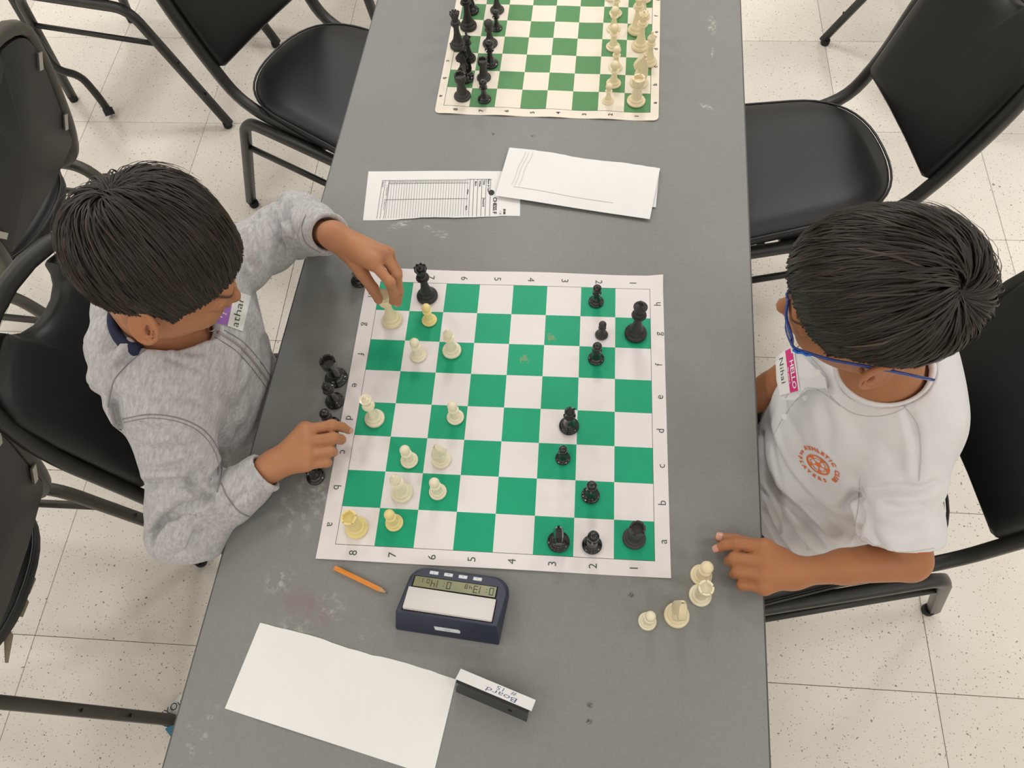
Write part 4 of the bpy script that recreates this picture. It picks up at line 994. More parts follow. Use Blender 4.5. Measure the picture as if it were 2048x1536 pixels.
SC = np.array([-.004, 0, .015])
def make_hair(par, R, pos, whorl, hairline, lift, nstrand, length, seed, mt, fringe=0.0, bias=(0, 0, 0), wid=.0011, swirl=.35, cap_k=1.0, mess=.12):
    """under-cap plus combed locks: every lock is a thin curved strip rooted on the scalp and following the flow away from the whorl"""
    rg = np.random.default_rng(seed); wv = np.array(whorl, float); wv /= np.linalg.norm(wv)
    def inside(u): return hairline(u)
    # --- under-cap
    nu, nv = 150, 90; th = np.linspace(0, PI, nv); ph = np.linspace(0, 2*PI, nu, endpoint=False); T, F_ = np.meshgrid(th, ph, indexing='ij')
    # polar grid about the whorl so that grooves can run along the flow
    z = wv; x = np.cross(z, [0, 1, 0]); x /= np.linalg.norm(x); y = np.cross(z, x)
    tw = F_+swirl*np.exp(-T*1.5)*3
    u = (np.sin(T)[..., None]*(np.cos(tw)[..., None]*x+np.sin(tw)[..., None]*y)+np.cos(T)[..., None]*z).reshape(-1, 3)
    hl = inside(u); base = lift(u)*cap_k*(1-.75*np.exp(-(T.ravel()/.30)**2))
    groove = (.5+.5*np.sin(F_.ravel()*37+3*np.sin(F_.ravel()*5)+2*np.sin(T.ravel()*4)))*.0014*np.minimum(1, T.ravel()*2)
    rr = scalp_r(u)+np.where(hl > 0, base*np.clip(hl/.25, .0, 1)**.5-groove, -.012)
    V = (SC+u*rr[:, None]) @ R.T+pos
    keep = (hl > -.10).reshape(nv, nu); Q = []
    for i in range(nv-1):
        for j in range(nu):
            k = (j+1) % nu
            if keep[i, j] and keep[i, k] and keep[i+1, j] and keep[i+1, k]: Q.append((i*nu+j, (i+1)*nu+j, (i+1)*nu+k, i*nu+k))
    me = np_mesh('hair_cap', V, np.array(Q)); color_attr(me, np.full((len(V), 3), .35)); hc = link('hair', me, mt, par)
    # --- locks
    n = nstrand; u = rg.normal(size=(n*4, 3)); u2 = wv+rg.normal(size=(n//4, 3))*.28; u /= np.linalg.norm(u, axis=1)[:, None]; u2 /= np.linalg.norm(u2, axis=1)[:, None]; u = np.concatenate([u2, u[inside(u) > .02][:n]]); n = len(u)
    # denser at whorl
    steps = 9; L = length(u)*rg.uniform(.75, 1.15, n); root = u.copy()
    P_ = np.zeros((n, steps+1, 3)); lv = rg.uniform(.45, 1.15, n)*(1+.7*np.exp(-(np.arccos(np.clip(u @ wv, -1, 1))/.45)**2)*rg.uniform(0, 1, n)); cur = u.copy(); side0 = rg.normal(size=n)*mess
    clump = wob(u, 14, seed % 5)*.10
    for k in range(steps+1):
        t = k/steps
        env = lift(cur)*(.25+.85*np.sin(min(1, t*1.6)*PI/2))*lv*(1 if k else .3)
        edge = np.clip(-hairline(cur)/.3, 0, 1)
        rr = scalp_r(cur)+env+edge*.003+.0012*t*rg.normal(size=n)*.4
        P_[:, k] = SC+cur*rr[:, None]
        away = cur*(cur @ wv)[:, None]-wv; away /= np.linalg.norm(away, axis=1)[:, None]+1e-6
        ang = np.arccos(np.clip(cur @ wv, -1, 1)); perp = np.cross(cur, away)
        sw = swirl*np.exp(-ang*1.2)+side0+clump
        g = away+perp*sw[:, None]+np.array(bias)*np.minimum(1, ang)[:, None]
        g -= cur*(g*cur).sum(1)[:, None]; g /= np.linalg.norm(g, axis=1)[:, None]+1e-6
        cur = cur+g*(L/steps/.088)[:, None]; cur /= np.linalg.norm(cur, axis=1)[:, None]
        stop = hairline(cur) < -fringe*np.where(root[:, 0] > .1, 1, .35)
        L = np.where(stop, L*.25, L)
    out = P_-SC; nn = out/np.linalg.norm(out, axis=2)[..., None]
    tg = np.gradient(P_, axis=1); tg /= np.linalg.norm(tg, axis=2)[..., None]+1e-9
    sd = np.cross(tg, nn); sd /= np.linalg.norm(sd, axis=2)[..., None]+1e-9
    W = wid*rg.uniform(.45, 1.5, n)[:, None]*np.array([.6]+[1]*(steps-3)+[.8, .5, .12])[None]
    a = P_+sd*W[..., None]-nn*W[..., None]*.35; m_ = P_+nn*W[..., None]*.35; b = P_-sd*W[..., None]-nn*W[..., None]*.35
    V = np.stack([a, m_, b], 2).reshape(-1, 3) @ R.T+pos
    i0 = (np.arange(n)[:, None]*(steps+1)+np.arange(steps)[None]).ravel()*3
    Q = np.concatenate([np.stack([i0, i0+3, i0+4, i0+1], 1), np.stack([i0+1, i0+4, i0+5, i0+2], 1)])
    me = np_mesh('hair_locks', V, Q)
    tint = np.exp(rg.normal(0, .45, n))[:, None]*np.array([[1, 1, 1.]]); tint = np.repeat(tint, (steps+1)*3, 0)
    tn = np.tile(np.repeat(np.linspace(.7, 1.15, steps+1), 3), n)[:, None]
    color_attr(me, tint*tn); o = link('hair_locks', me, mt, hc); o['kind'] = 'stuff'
    return hc
def bvh_of(v, q): return BVHTree.FromPolygons([tuple(x) for x in v], [tuple(int(i) for i in f) for f in q])
def on_surf(bvh, px, py, lift=.001):
    """point of a garment seen at a photo pixel, lifted off it"""
    h = bvh.ray_cast(Vector(CAM), Vector(ray_dir(px, py)))
    if h[0] is None: return None
    n = h[1]; 
    if n.dot(Vector(ray_dir(px, py))) > 0: n = -n
    return np.array(h[0]+n*lift)
def drape(bvh, vf, quad, lift, name, m, par, th=0):
    """lay a flat pattern (unit square) on a garment; quad = bl, br, tr, tl in photo pixels"""
    V, ok = [], True; q = [np.array(x, float) for x in quad]; last = None
    for (u, v, _) in vf[0]:
        p = (1-u)*(1-v)*q[0]+u*(1-v)*q[1]+u*v*q[2]+(1-u)*v*q[3]; h = on_surf(bvh, p[0], p[1], lift)
        if h is None: h = last if last is not None else np.array(P(p[0], p[1], .85))
        last = h; V.append(h)
    return link(name, mesh(name, V, vf[1]), m, par, smooth=True)
def grid_vf(nx, ny, poly=None):
    V = [(i/nx, j/ny, 0) for j in range(ny+1) for i in range(nx+1)]
    F = [(j*(nx+1)+i, j*(nx+1)+i+1, (j+1)*(nx+1)+i+1, (j+1)*(nx+1)+i) for j in range(ny) for i in range(nx)]; return V, F
def seam(bvh, pxs, r, name, m, par, lift=.0003, n=6, dens=6):
    pts = []; px = [np.array(a, float) for a in pxs]
    # smooth through the pixels
    for i in range(len(px)-1):
        p0 = px[max(i-1, 0)]; p1 = px[i]; p2 = px[i+1]; p3 = px[min(i+2, len(px)-1)]
        for k in range(dens):
            t = k/dens; c = .5*((2*p1)+(-p0+p2)*t+(2*p0-5*p1+4*p2-p3)*t*t+(-p0+3*p1-3*p2+p3)*t**3); h = on_surf(bvh, c[0], c[1], lift)
            if h is not None and (not pts or np.linalg.norm(h-pts[-1]) < .05): pts.append(h)
    h = on_surf(bvh, *px[-1], lift)
    if h is not None and pts and np.linalg.norm(h-pts[-1]) < .05: pts.append(h)
    if len(pts) < 3: return None
    v, f = tube_path(pts, r, n); return link(name, mesh(name, v, f), m, par)

def crease(v, q, folds):
    """press the cloth's main folds in: each fold is a line over the garment with depth and half width, a low roll on both sides"""
    bv = bvh_of(v, q); a, b, c, d_ = v[q[:, 0]], v[q[:, 1]], v[q[:, 2]], v[q[:, 3]]; fn = np.cross(c-a, d_-b); n = np.zeros_like(v)
    for k in range(4):
        for ax in range(3): n[:, ax] += np.bincount(q[:, k], fn[:, ax], len(v))
    n /= np.linalg.norm(n, axis=1)[:, None]+1e-12; out = v.copy()
    for pxs, dep, wd in folds:
        px = [np.array(x, float) for x in pxs]; line = []
        for i in range(len(px)-1):
            p0 = px[max(i-1, 0)]; p1 = px[i]; p2 = px[i+1]; p3 = px[min(i+2, len(px)-1)]
            for k in range(6):
                t = k/6; cc = .5*((2*p1)+(-p0+p2)*t+(2*p0-5*p1+4*p2-p3)*t*t+(-p0+3*p1-3*p2+p3)*t**3); h = on_surf(bv, cc[0], cc[1], 0)
                if h is not None: line.append(h)
        h = on_surf(bv, *px[-1], 0)
        if h is not None: line.append(h)
        if len(line) < 3: continue
        L_ = np.array(line); lo, hi = L_.min(0)-.04, L_.max(0)+.04; m = np.where(((v > lo) & (v < hi)).all(1))[0]
        if not len(m): continue
        pv = v[m]; best = np.full(len(m), 9.); par = np.zeros(len(m))
        for i in range(len(L_)-1):
            A, B_ = L_[i], L_[i+1]; e = B_-A; ee = e @ e
            if ee < 1e-10 or ee > .0009: continue
            t = np.clip(((pv-A) @ e)/ee, 0, 1); dd = np.sqrt(((pv-A-t[:, None]*e)**2).sum(1)); w_ = dd < best; best[w_] = dd[w_]; par[w_] = (i+t[w_])/(len(L_)-1)
        env = np.clip(np.minimum(par, 1-par)/.18, 0, 1)**.6
        disp = (-dep*np.exp(-(best/wd)**2)+dep*.55*np.exp(-((best-2.3*wd)/(1.2*wd))**2))*env
        out[m] += n[m]*disp[:, None]
    return out
# ================================================================ PEOPLE
def JP(*t): return np.array(P(*t))
def hand_fn(wr, fingers, thumb, scale=1.0, fore=None, r0=.0205):
    """fingers: 4 chains of 4 joints; thumb chain of 4. Palm = fan of tapered bars, fingers kept apart"""
    def f(p):
        d = None
        for i, ch in enumerate(fingers):
            rr = (.0125, .0120, .0115, .0108)[i]*scale
            e = cap(p, wr, ch[0], .0145*scale, rr); d = e if d is None else smin(d, e, .012)
        d = smin(d, cap(p, wr, thumb[0], .0145*scale, .0135*scale), .012)
        d = smin(d, cap(p, thumb[0], fingers[0][0], .011*scale, .009*scale), .012)
        for i, ch in enumerate(fingers):
            k = (1.0, 1.04, .98, .86)[i]*scale
            e = chain(p, ch, [.0092*k, .0080*k, .0071*k, .0060*k], .003)
            e = smin(e, np.sqrt(((p-ch[1])**2).sum(1))-.0084*k, .003)   # knuckle of the middle joint
            up = np.array([0, 0, .0028])
            d = smin(d, np.sqrt(((p-ch[0]-up)**2).sum(1))-.0088*k, .006)
            d = smin(d, e, .0028)
        e = chain(p, thumb, [.0135*scale, .0105*scale, .0090*scale, .0072*scale], .004); d = smin(d, e, .004)
        if fore is not None: d = smin(d, chain(p, fore[0]+[wr], fore[1]+[r0*.80], .01), .016)
        return d
    return f
def figure(name, label, skin, head, neck, torso, hands, arms, legs, h=.0023):
    """one continuous skin surface: head, neck, trunk, arms, hands and legs"""
    F = Field(); R, pos = head
    def hf(p): return head_sdf((p-pos) @ R)
    F.add(pos-.155, pos+.155, hf, .01)
    F.add(*bbox_of(neck[0], .09), lambda p: chain(p, neck[0], neck[1], .02), .022)
    F.add(*bbox_of([t[0] for t in torso], .2), lambda p: __import__('functools').reduce(lambda a, b: smin(a, b, .05), [ell(p, c, r) for c, r in torso]), .02)
    for pts, rs in arms: F.add(*bbox_of(pts, .08), (lambda pts, rs: lambda p: chain(p, pts, rs, .02))(pts, rs), .02)
    for pts, fn in hands: F.add(*bbox_of(pts, .04), fn, .006)
    for pts, rs in legs: F.add(*bbox_of(pts, .10), (lambda pts, rs: lambda p: chain(p, pts, rs, .03))(pts, rs), .03)
    lo = np.min([g[0] for g in F.g], 0); hi = np.max([g[1] for g in F.g], 0)
    v, q = surf(F, lo, hi, h); v = relax(v, q, 1, .5)
    return v, q
def paint_skin(v, base, head, tips):
    col = np.tile(np.array(base), (len(v), 1)); R, pos = head; q = (v-pos) @ R; near = np.abs(q).max(1) < .14
    def blend(w, c): col[:] = col*(1-w[:, None])+np.array(c)*w[:, None]
    b = np.array(base)
    lips = np.exp(-(((q[:, 0]-.094)/.012)**2+((q[:, 1])/.019)**2+((q[:, 2]+.0757)/.0062)**2)*1.2)*near; blend(np.clip(lips*1.3, 0, .85), b*np.array([.86, .52, .50]))
    for s in (-1, 1):
        w = np.exp(-(((q[:, 1]-s*.033)/.0165)**2*1.2+((q[:, 2]-.0065+.10*(np.abs(q[:, 1])-.03)**2*10)/.0034)**2))*near*(q[:, 0] > .05); blend(np.clip(w*1.5, 0, .85), (.02, .014, .011))
        w = np.exp(-(((q[:, 1]-s*.031)/.017)**2+((q[:, 2]+.0205)/.0012)**2))*near*(q[:, 0] > .06); blend(np.clip(w, 0, .7), (.02, .013, .010))
        w = np.exp(-(((q[:, 0]+.004)/.02)**2+((q[:, 1]-s*.083)/.012)**2+((q[:, 2]+.03)/.03)**2))*near; blend(w*.30, b*np.array([1.15, .78, .70]))
    for t in tips:
        d2 = ((v-t)**2).sum(1); blend(np.exp(-d2/.0075**2)*.35, b*np.array([1.28, 1.0, .98]))
    w = np.clip(wob(v, 55, 3), -1, 1)*.05; col *= (1+w[:, None]); return np.clip(col, 0, 1)
def nails(par, tips, m):
    for (dip, tip, rr) in tips:
        ax = tip-dip; ax /= np.linalg.norm(ax); up = np.array([0, 0, 1.])-ax*ax[2]; 
        if np.linalg.norm(up) < .2: up = np.array([1, 0, 0.])-ax*ax[0]
        up /= np.linalg.norm(up); sd = np.cross(ax, up); V, F_ = [], []
        for i in range(6):
            for j in range(7):
                a = (j/6-.5)*1.7; l = -.0020+i/5*.0085; w = 1 if 0 < i < 5 else .78
                V.append(tip+ax*(l-.0015)+(up*math.cos(a*w)+sd*math.sin(a*w))*(rr*(1.035)-max(0, l-.003)*.25))
        for i in range(5):
            for j in range(6): F_.append((i*7+j, i*7+j+1, i*7+j+8, i*7+j+7))
        link('fingernail', mesh('fingernail', V, F_), m, par)
M['nail'] = mat('fingernail', srgb(216, 158, 140), .35, coat=.2)

def cloth_mat(name, c1, c2, sc, stretch, rough=.85, bump=.35, heather=True):
    m = bpy.data.materials.new(name); m.use_nodes = True; nt = m.node_tree; b = nt.nodes['Principled BSDF']
    tc = nd(nt, 'ShaderNodeTexCoord'); mp = nd(nt, 'ShaderNodeMapping'); mp.inputs['Scale'].default_value = stretch; nt.links.new(tc.outputs['Object'], mp.inputs['Vector'])
    n = nd(nt, 'ShaderNodeTexNoise'); n.inputs['Scale'].default_value = sc; n.inputs['Detail'].default_value = 4; n.inputs['Roughness'].default_value = .7; nt.links.new(mp.outputs[0], n.inputs['Vector'])
    r = nd(nt, 'ShaderNodeMapRange'); r.inputs[1].default_value = .36; r.inputs[2].default_value = .64; nt.links.new(n.outputs[0], r.inputs[0])
    mx = nd(nt, 'ShaderNodeMix', data_type='RGBA'); mx.inputs[6].default_value = (*c1, 1); mx.inputs[7].default_value = (*c2, 1); nt.links.new(r.outputs[0], mx.inputs[0]); nt.links.new(mx.outputs[2], b.inputs['Base Color'])
    b.inputs['Roughness'].default_value = rough; b.inputs['Sheen Weight'].default_value = .15; b.inputs['Specular IOR Level'].default_value = .2
    n2 = nd(nt, 'ShaderNodeTexNoise'); n2.inputs['Scale'].default_value = 900; nt.links.new(tc.outputs['Object'], n2.inputs['Vector'])
    bp = nd(nt, 'ShaderNodeBump'); bp.inputs['Strength'].default_value = bump; bp.inputs['Distance'].default_value = .0006; nt.links.new(n2.outputs[0], bp.inputs['Height']); nt.links.new(bp.outputs[0], b.inputs['Normal'])
    return m
M['heather'] = cloth_mat('heather_grey_fleece', srgb(204, 202, 203), srgb(174, 172, 174), 230, (1, .30, .8))
M['heather_rib'] = cloth_mat('heather_rib', srgb(196, 194, 194), srgb(168, 166, 167), 160, (1, .4, 1))
M['white_cotton'] = cloth_mat('white_cotton', srgb(232, 231, 232), srgb(224, 223, 225), 12, (1, 1, 1), bump=.2)
M['white_rib'] = cloth_mat('white_rib', srgb(236, 235, 235), srgb(228, 227, 228), 60, (1, 1, 1), bump=.3)
M['seam'] = mat('grey_seam', srgb(140, 138, 140), .9); M['seam_white'] = mat('white_seam', srgb(205, 204, 206), .9)
M['navy_cloth'] = mat('navy_cloth', srgb(28, 36, 66), .85, .2, 60)
M['denim'] = mat('dark_trousers', srgb(34, 36, 42), .85, .2, 60)
M['shoe'] = mat('dark_shoe', srgb(40, 40, 44), .6); M['sole'] = mat('white_sole', srgb(210, 208, 200), .6)
M['orange_thread'] = mat('orange_thread', srgb(232, 122, 66), .7)
M['pink'] = mat('pink_print', srgb(214, 40, 128), .5); M['purple'] = mat('purple_print', srgb(160, 110, 190), .5)
M['label_paper'] = mat('sticker_paper', srgb(236, 236, 234), .5)

def sleeve_fold(p, pts, amp, freq, seed, twist=3.0):
    """creases running round an arm, strongest at the elbow"""
    best = None; tt = np.zeros(len(p)); L0 = 0; dist = np.full(len(p), 9.)
    for i in range(len(pts)-1):
        a, b = np.array(pts[i]), np.array(pts[i+1]); ab = b-a; L = np.linalg.norm(ab); t = np.clip(((p-a) @ ab)/(ab @ ab), 0, 1); d = np.sqrt(((p-a-t[:, None]*ab)**2).sum(1))
        m = d < dist; dist[m] = d[m]; tt[m] = L0+t[m]*L; L0 += L
    w = wob(p, 30, seed, 5); ph = tt*freq+w*twist
    elbow = sum(np.linalg.norm(np.array(pts[i+1])-np.array(pts[i])) for i in range(len(pts)//2)) if len(pts) > 2 else 0
    g = .45+.75*np.exp(-((tt-elbow)/.06)**2)
    return amp*g*(np.abs(np.sin(ph*.62))*1.9-1.0)+amp*.35*w
def garment(name, fn, lo, hi, h, m, par, rel=1, folds=None):
    v, q = surf(fn, lo, hi, h); v = relax(v, q, rel, .5)
    if folds: v = relax(crease(v, q, folds), q, 1, .25)
    me = np_mesh(name, v, q); return link(name, me, m, par), v, q
def person(name, label, loc):
    o = empty('person', loc, 0, label, 'person'); return o

# ---------------------------------------------------------------- boy on the left, grey hooded sweatshirt
L = person('person', 'boy in a heather grey zip hoodie on the left, lifting a white piece', (-.53, .02, .48))
LI = -np.array([-.53, .02, .48])
HL = (HR(.2236, .606, -.031), np.array([-.4272, .0427, 1.0468]))
shR, elR, wrR = np.array([-.448, -.122, .868]), np.array([-.442, -.219, .752]), JP(545, 932, .795)
shL, elL, wrL = np.array([-.445, .168, .868]), np.array([-.372, .300, .802]), JP(667, 471, .903)
f1 = [[JP(746, 525, .893), JP(780, 565, .880), JP(787, 588, .852), JP(786, 604, .829)], [JP(768, 508, .892), JP(793, 551, .872), JP(798, 582, .845), JP(796, 606, .820)],
      [JP(776, 508, .876), JP(794, 545, .846), JP(790, 572, .828), JP(783, 585, .815)], [JP(768, 504, .864), JP(785, 535, .836), JP(782, 555, .822), JP(776, 568, .812)]]
t1 = [JP(694, 503, .886), JP(724, 546, .868), JP(746, 577, .846), JP(757, 600, .823)]
f2 = [[JP(611, 861, .797), JP(664, 850, .793), JP(684, 854, .778), JP(697, 861, .765)], [JP(613, 884, .799), JP(666, 876, .790), JP(682, 879, .773), JP(678, 881, .760)],
      [JP(612, 909, .796), JP(660, 902, .784), JP(666, 904, .765), JP(652, 905, .756)], [JP(612, 930, .787), JP(652, 925, .777), JP(656, 926, .762), JP(643, 922, .754)]]
t2 = [JP(580, 900, .782), JP(615, 874, .768), JP(645, 862, .762), JP(662, 858, .756)]
body_v, body_q = figure('body', '', None, HL, ([HL[1]+HL[0] @ np.array([-.022, 0, -.055]), np.array([-.482, .026, .90]), np.array([-.485, .024, .86])], [.043, .046, .055]),
    [((-.480, .025, .80), (.072, .125, .13)), ((-.505, .02, .66), (.085, .125, .14)), ((-.535, .02, .56), (.10, .14, .08))],
    [([wrR]+[c for ch in f2 for c in ch]+t2+[wrR+(elR-wrR)*.45], hand_fn(wrR, f2, t2, 1.0, ([wrR+(elR-wrR)*.5], [.0235]))),
     ([wrL]+[c for ch in f1 for c in ch]+t1+[wrL+(elL-wrL)*.45], hand_fn(wrL, f1, t1, .97, ([wrL+(elL-wrL)*.5], [.0235])))],
    [([shR, elR, wrR+(elR-wrR)*.4], [.030, .025, .023]), ([shL, elL, wrL+(elL-wrL)*.4], [.030, .025, .023])],
    [([(-.54, s*.075+.02, .545), (-.22, s*.095+.01, .545), (-.25, s*.10+.01, .10), (-.19, s*.105+.01, .045)], [.058, .044, .030, .026]) for s in (-1, 1)])
me = np_mesh('body', body_v+LI, body_q)
tipsL = [c[3] for c in f1[:2]+f2]+[t1[3], t2[3]]
color_attr(me, paint_skin(body_v, srgb(186, 130, 94), HL, tipsL)); LB = link('body', me, M['skin'], L)
nails(LB, [(c[2]+LI, c[3]+LI, .0060) for c in f1[:2]]+[(f2[0][2]+LI, f2[0][3]+LI, .0060)], M['nail'])
# hooded sweatshirt
cuR = wrR+(elR-wrR)*.10; cuL = wrL+(elL-wrL)*.14
hood_path = [(-.420, -.020, .895), (-.445, -.052, .907), (-.488, -.070, .912), (-.528, -.058, .914), (-.546, -.010, .918), (-.548, .050, .920), (-.530, .100, .918), (-.49, .120, .915), (-.445, .105, .908), (-.418, .065, .895)]
HPX = [(430, 668), (384, 670), (337, 710), (271, 747), (240, 775), (233, 820), (241, 868), (212, 822), (196, 745), (172, 690), (172, 625), (230, 540), (330, 470), (460, 470), (490, 600)]
HPY = np.array([P(a, b, .895)[:2] for a, b in HPX]); HEDGE = HPY[:7]
def poly_sd(q, P2):
    d = np.full(len(q), 9.); ins = np.zeros(len(q), bool); n = len(P2)
    for i in range(n):
        a, b = P2[i], P2[(i+1) % n]; e = b-a; w_ = q-a; t = np.clip(w_ @ e/(e @ e), 0, 1); d = np.minimum(d, ((w_-t[:, None]*e)**2).sum(1))
        c = ((a[1] > q[:, 1]) != (b[1] > q[:, 1])); xx = (b[0]-a[0])*(q[:, 1]-a[1])/(b[1]-a[1]+1e-12)+a[0]; ins ^= c & (q[:, 0] < xx)
    d = np.sqrt(d); return np.where(ins, -d, d)
def line_d(q, P2):
    d = np.full(len(q), 9.)
    for i in range(len(P2)-1):
        a, b = P2[i], P2[i+1]; e = b-a; w_ = q-a; t = np.clip(w_ @ e/(e @ e), 0, 1); d = np.minimum(d, ((w_-t[:, None]*e)**2).sum(1))
    return np.sqrt(d)
def hoodie(p):
    d = ell(p, (-.478, .025, .80), (.090, .150, .142)); d = smin(d, ell(p, (-.508, .02, .66), (.108, .156, .15)), .05); d = smin(d, ell(p, (-.540, .02, .565), (.12, .166, .085)), .05)
    d = smin(d, cap(p, (-.462, -.085, .873), (-.462, .135, .878), .054), .05)
    fold = .0035*wob(p*np.array([1, .6, 1.3]), 42, 1)+.0022*wob(p, 90, 4)
    fold += .0045*ridge((p[:, 1]*18+p[:, 2]*26+p[:, 0]*14)+wob(p, 20, 2)*1.6)*np.clip((.84-p[:, 2])/.15, 0, 1)
    d = d-fold
    sR = chain(p, [shR+np.array([0, .02, 0]), elR+np.array([-.004, -.004, .002]), cuR+(elR-wrR)*.5, cuR], [.053, .047, .037, .0305], .02)-sleeve_fold(p, [shR, elR, cuR], .0062, 70, 2)
    sL = chain(p, [shL+np.array([0, -.02, 0]), elL, cuL+(elL-wrL)*.4, cuL], [.052, .045, .037, .0330], .02)-sleeve_fold(p, [shL, elL, cuL], .0062, 75, 5)
    d = smin(d, sR, .018); d = smin(d, sL, .018)
    # cuffs: hollow and cut square
    for c, w_, e_, r in ((cuR, wrR, elR, .0275), (cuL, wrL, elL, .0285)):
        ax = (w_-e_)/np.linalg.norm(w_-e_); near = np.sqrt(((p-c)**2).sum(1)) < .075
        d = np.where(near, smax(d, ((p-c) @ ax)-.004, .003), d); hol = cap(p, c-ax*.012, c+ax*.04, r*.84, r*.97); d = np.where(near, smax(d, -hol, .002), d)
    m_ = (p[:, 2] > .80) & (np.abs(d) < .05)
    if m_.any():
        pm = p[m_]; el = line_d(pm[:, :2], HEDGE); lay = smax(d[m_]-.0130-.0040*(el < .0155)+.0045*np.exp(-((el-.0165)/.0022)**2)-.003*wob(pm, 38, 9), poly_sd(pm[:, :2], HPY), .004); d[m_] = smin(d[m_], lay, .0012)
    # hood lying on the back: a fat roll open inside
    rl = chain(p, [np.array(a) for a in hood_path], [.009, .013, .018, .022, .026, .027, .026, .022, .017, .012], .02)-.003*wob(p, 45, 7)-.0022*wob(p, 120, 1)
    d = smin(d, rl, .012)
    # neck opening
    nk = chain(p, [(-.470, .026, .86), (-.462, .028, .93), (-.452, .030, 1.02)], [.046, .053, .066], .01); d = smax(d, -nk, .006)
    vv = ell(p, (-.412, .026, .925), (.022, .020, .032)); d = smax(d, -vv, .006)
    d = smax(d, .545-p[:, 2], .01)
    return d
LH, hv, hq = garment('hooded_sweatshirt', lambda p: hoodie(p), (-.66, -.33, .53), (-.22, .38, 1.0), .0029, M['heather'], L, 1, [
    ([(304, 1105), (311, 1072), (330, 1039), (363, 1014), (399, 1003), (420, 994)], .010, .0058), ([(377, 958), (388, 977), (414, 990), (428, 990)], .009, .005),
    ([(290, 972), (319, 964), (366, 962), (383, 955)], .006, .0055), ([(276, 940), (330, 936), (366, 927), (395, 911)], .004, .005), ([(346, 1045), (366, 1024), (392, 1012)], .005, .005), ([(320, 1085), (338, 1062), (352, 1052)], .004, .005),
    ([(439, 896), (443, 926), (434, 955), (420, 978)], .007, .006), ([(253, 862), (278, 853), (311, 862), (348, 858)], .004, .006), ([(300, 905), (345, 893), (390, 900)], .0035, .006),
    ([(330, 712), (373, 728), (412, 742)], .003, .005), ([(348, 702), (380, 706), (412, 703)], .003, .005), ([(300, 800), (360, 790), (420, 812)], .003, .007), ([(440, 780), (470, 830), (480, 880)], .004, .008),
    ([(590, 398), (576, 424), (582, 454), (590, 476)], .007, .005), ([(558, 404), (553, 439), (566, 468)], .007, .005), ([(536, 412), (542, 446), (564, 492)], .007, .0055), ([(487, 457), (494, 505), (504, 540)], .006, .006), ([(515, 425), (518, 470), (530, 520)], .005, .006),
    ([(500, 985), (470, 1000), (455, 1030)], .003, .005)])
LH.location = LI; bvL = bvh_of(hv, hq)
def onL(o):
    if o is not None: o.parent = LH; return o
# seams, zip, tag: laid on the cloth
for i, (pth, r, mt_) in enumerate((
    ([(246, 838), (300, 829), (360, 837), (410, 862), (440, 908), (443, 950), (434, 985)], .0009, 'seam'),
    ([(248, 845), (300, 836), (358, 844), (404, 868), (433, 912), (436, 950)], .0006, 'seam'),
    ([(443, 966), (454, 992), (480, 1024), (513, 1037)], .0010, 'seam'),
    ([(612, 430), (604, 455), (612, 485), (640, 505)], .0010, 'seam'),
    ([(216, 815), (222, 780), (234, 752), (271, 716), (311, 690), (384, 662)], .0008, 'seam'),
    ([(430, 675), (470, 700), (505, 738), (534, 778)], .0008, 'seam'), ([(448, 660), (486, 684), (520, 722), (550, 768)], .0008, 'seam'))):
    onL(seam(bvL, pth, r, 'seam', M[mt_], None))
onL(seam(bvL, [(436, 664), (476, 690), (512, 730), (542, 772)], .0024, 'zip', mat('zip_teeth', srgb(168, 160, 156), .5, .2, 800), None, 0))
h_ = on_surf(bvL, 426, 657, .002)
if h_ is not None:
    v, f = tube_path([h_+.005*np.array([math.cos(a), math.sin(a), .1]) for a in np.linspace(0, 2*PI, 14)], .0012, 6, cap=False); onL(link('zip_pull', mesh('zip_pull', v, f), M['steel'], None))
QT = [(484, 663), (500, 592), (449, 574), (434, 645)]
onL(drape(bvL, grid_vf(10, 10), QT, .0014, 'name_tag', M['label_paper'], None))
v, f = grid_vf(8, 4); onL(drape(bvL, ([(x, .62+y*.38, 0) for x, y, z in v], f), QT, .0018, 'tag_band', M['purple'], None))
v, f = text_vf('athar', .30, 1.0, -.003); onL(drape(bvL, xf2((v, f), 0, .46, .34, 1.35, 1.3), QT, .0021, 'handwriting', M['ink'], None))
# inner shirt collar and cord
v, f = tube_path([np.array([-.474, .027, .917])+np.array([.055*math.cos(a)-.003, .057*math.sin(a), .014-.014*math.cos(a)]) for a in np.linspace(1.3, 4.6, 24)], .008, 10, 2.6)
o = link('inner_collar', mesh('inner_collar', [np.array(q)+LI for q in v], f), M['navy_cloth'], L)
for cx_, cc in ((.004, srgb(190, 220, 60)), (-.004, srgb(230, 60, 110))):
    v, f = tube_path([np.array([-.474, .027, .930])+np.array([.052*math.cos(a)-.003, .054*math.sin(a), .010-.012*math.cos(a)+cx_]) for a in np.linspace(3.2, 4.3, 12)], .0016, 6)
    link('neck_cord', mesh('neck_cord', [np.array(q)+LI for q in v], f), mat('cord', cc, .7), o)
def trousers(p, pts, hip):
    d = ell(p, hip, (.105, .155, .075))
    for c in pts: d = smin(d, chain(p, c, [.070, .062, .046, .044], .03), .03)
    return d-.003*wob(p, 40, 6)
lp = [[(-.54, s*.075+.02, .55), (-.215, s*.095+.01, .548), (-.25, s*.10+.01, .22), (-.255, s*.10+.01, .10)] for s in (-1, 1)]
o, _, _ = garment('trousers', lambda p: trousers(p, lp, (-.54, .02, .555)), (-.70, -.2, .04), (-.12, .24, .65), .007, M['denim'], L); o.location = LI
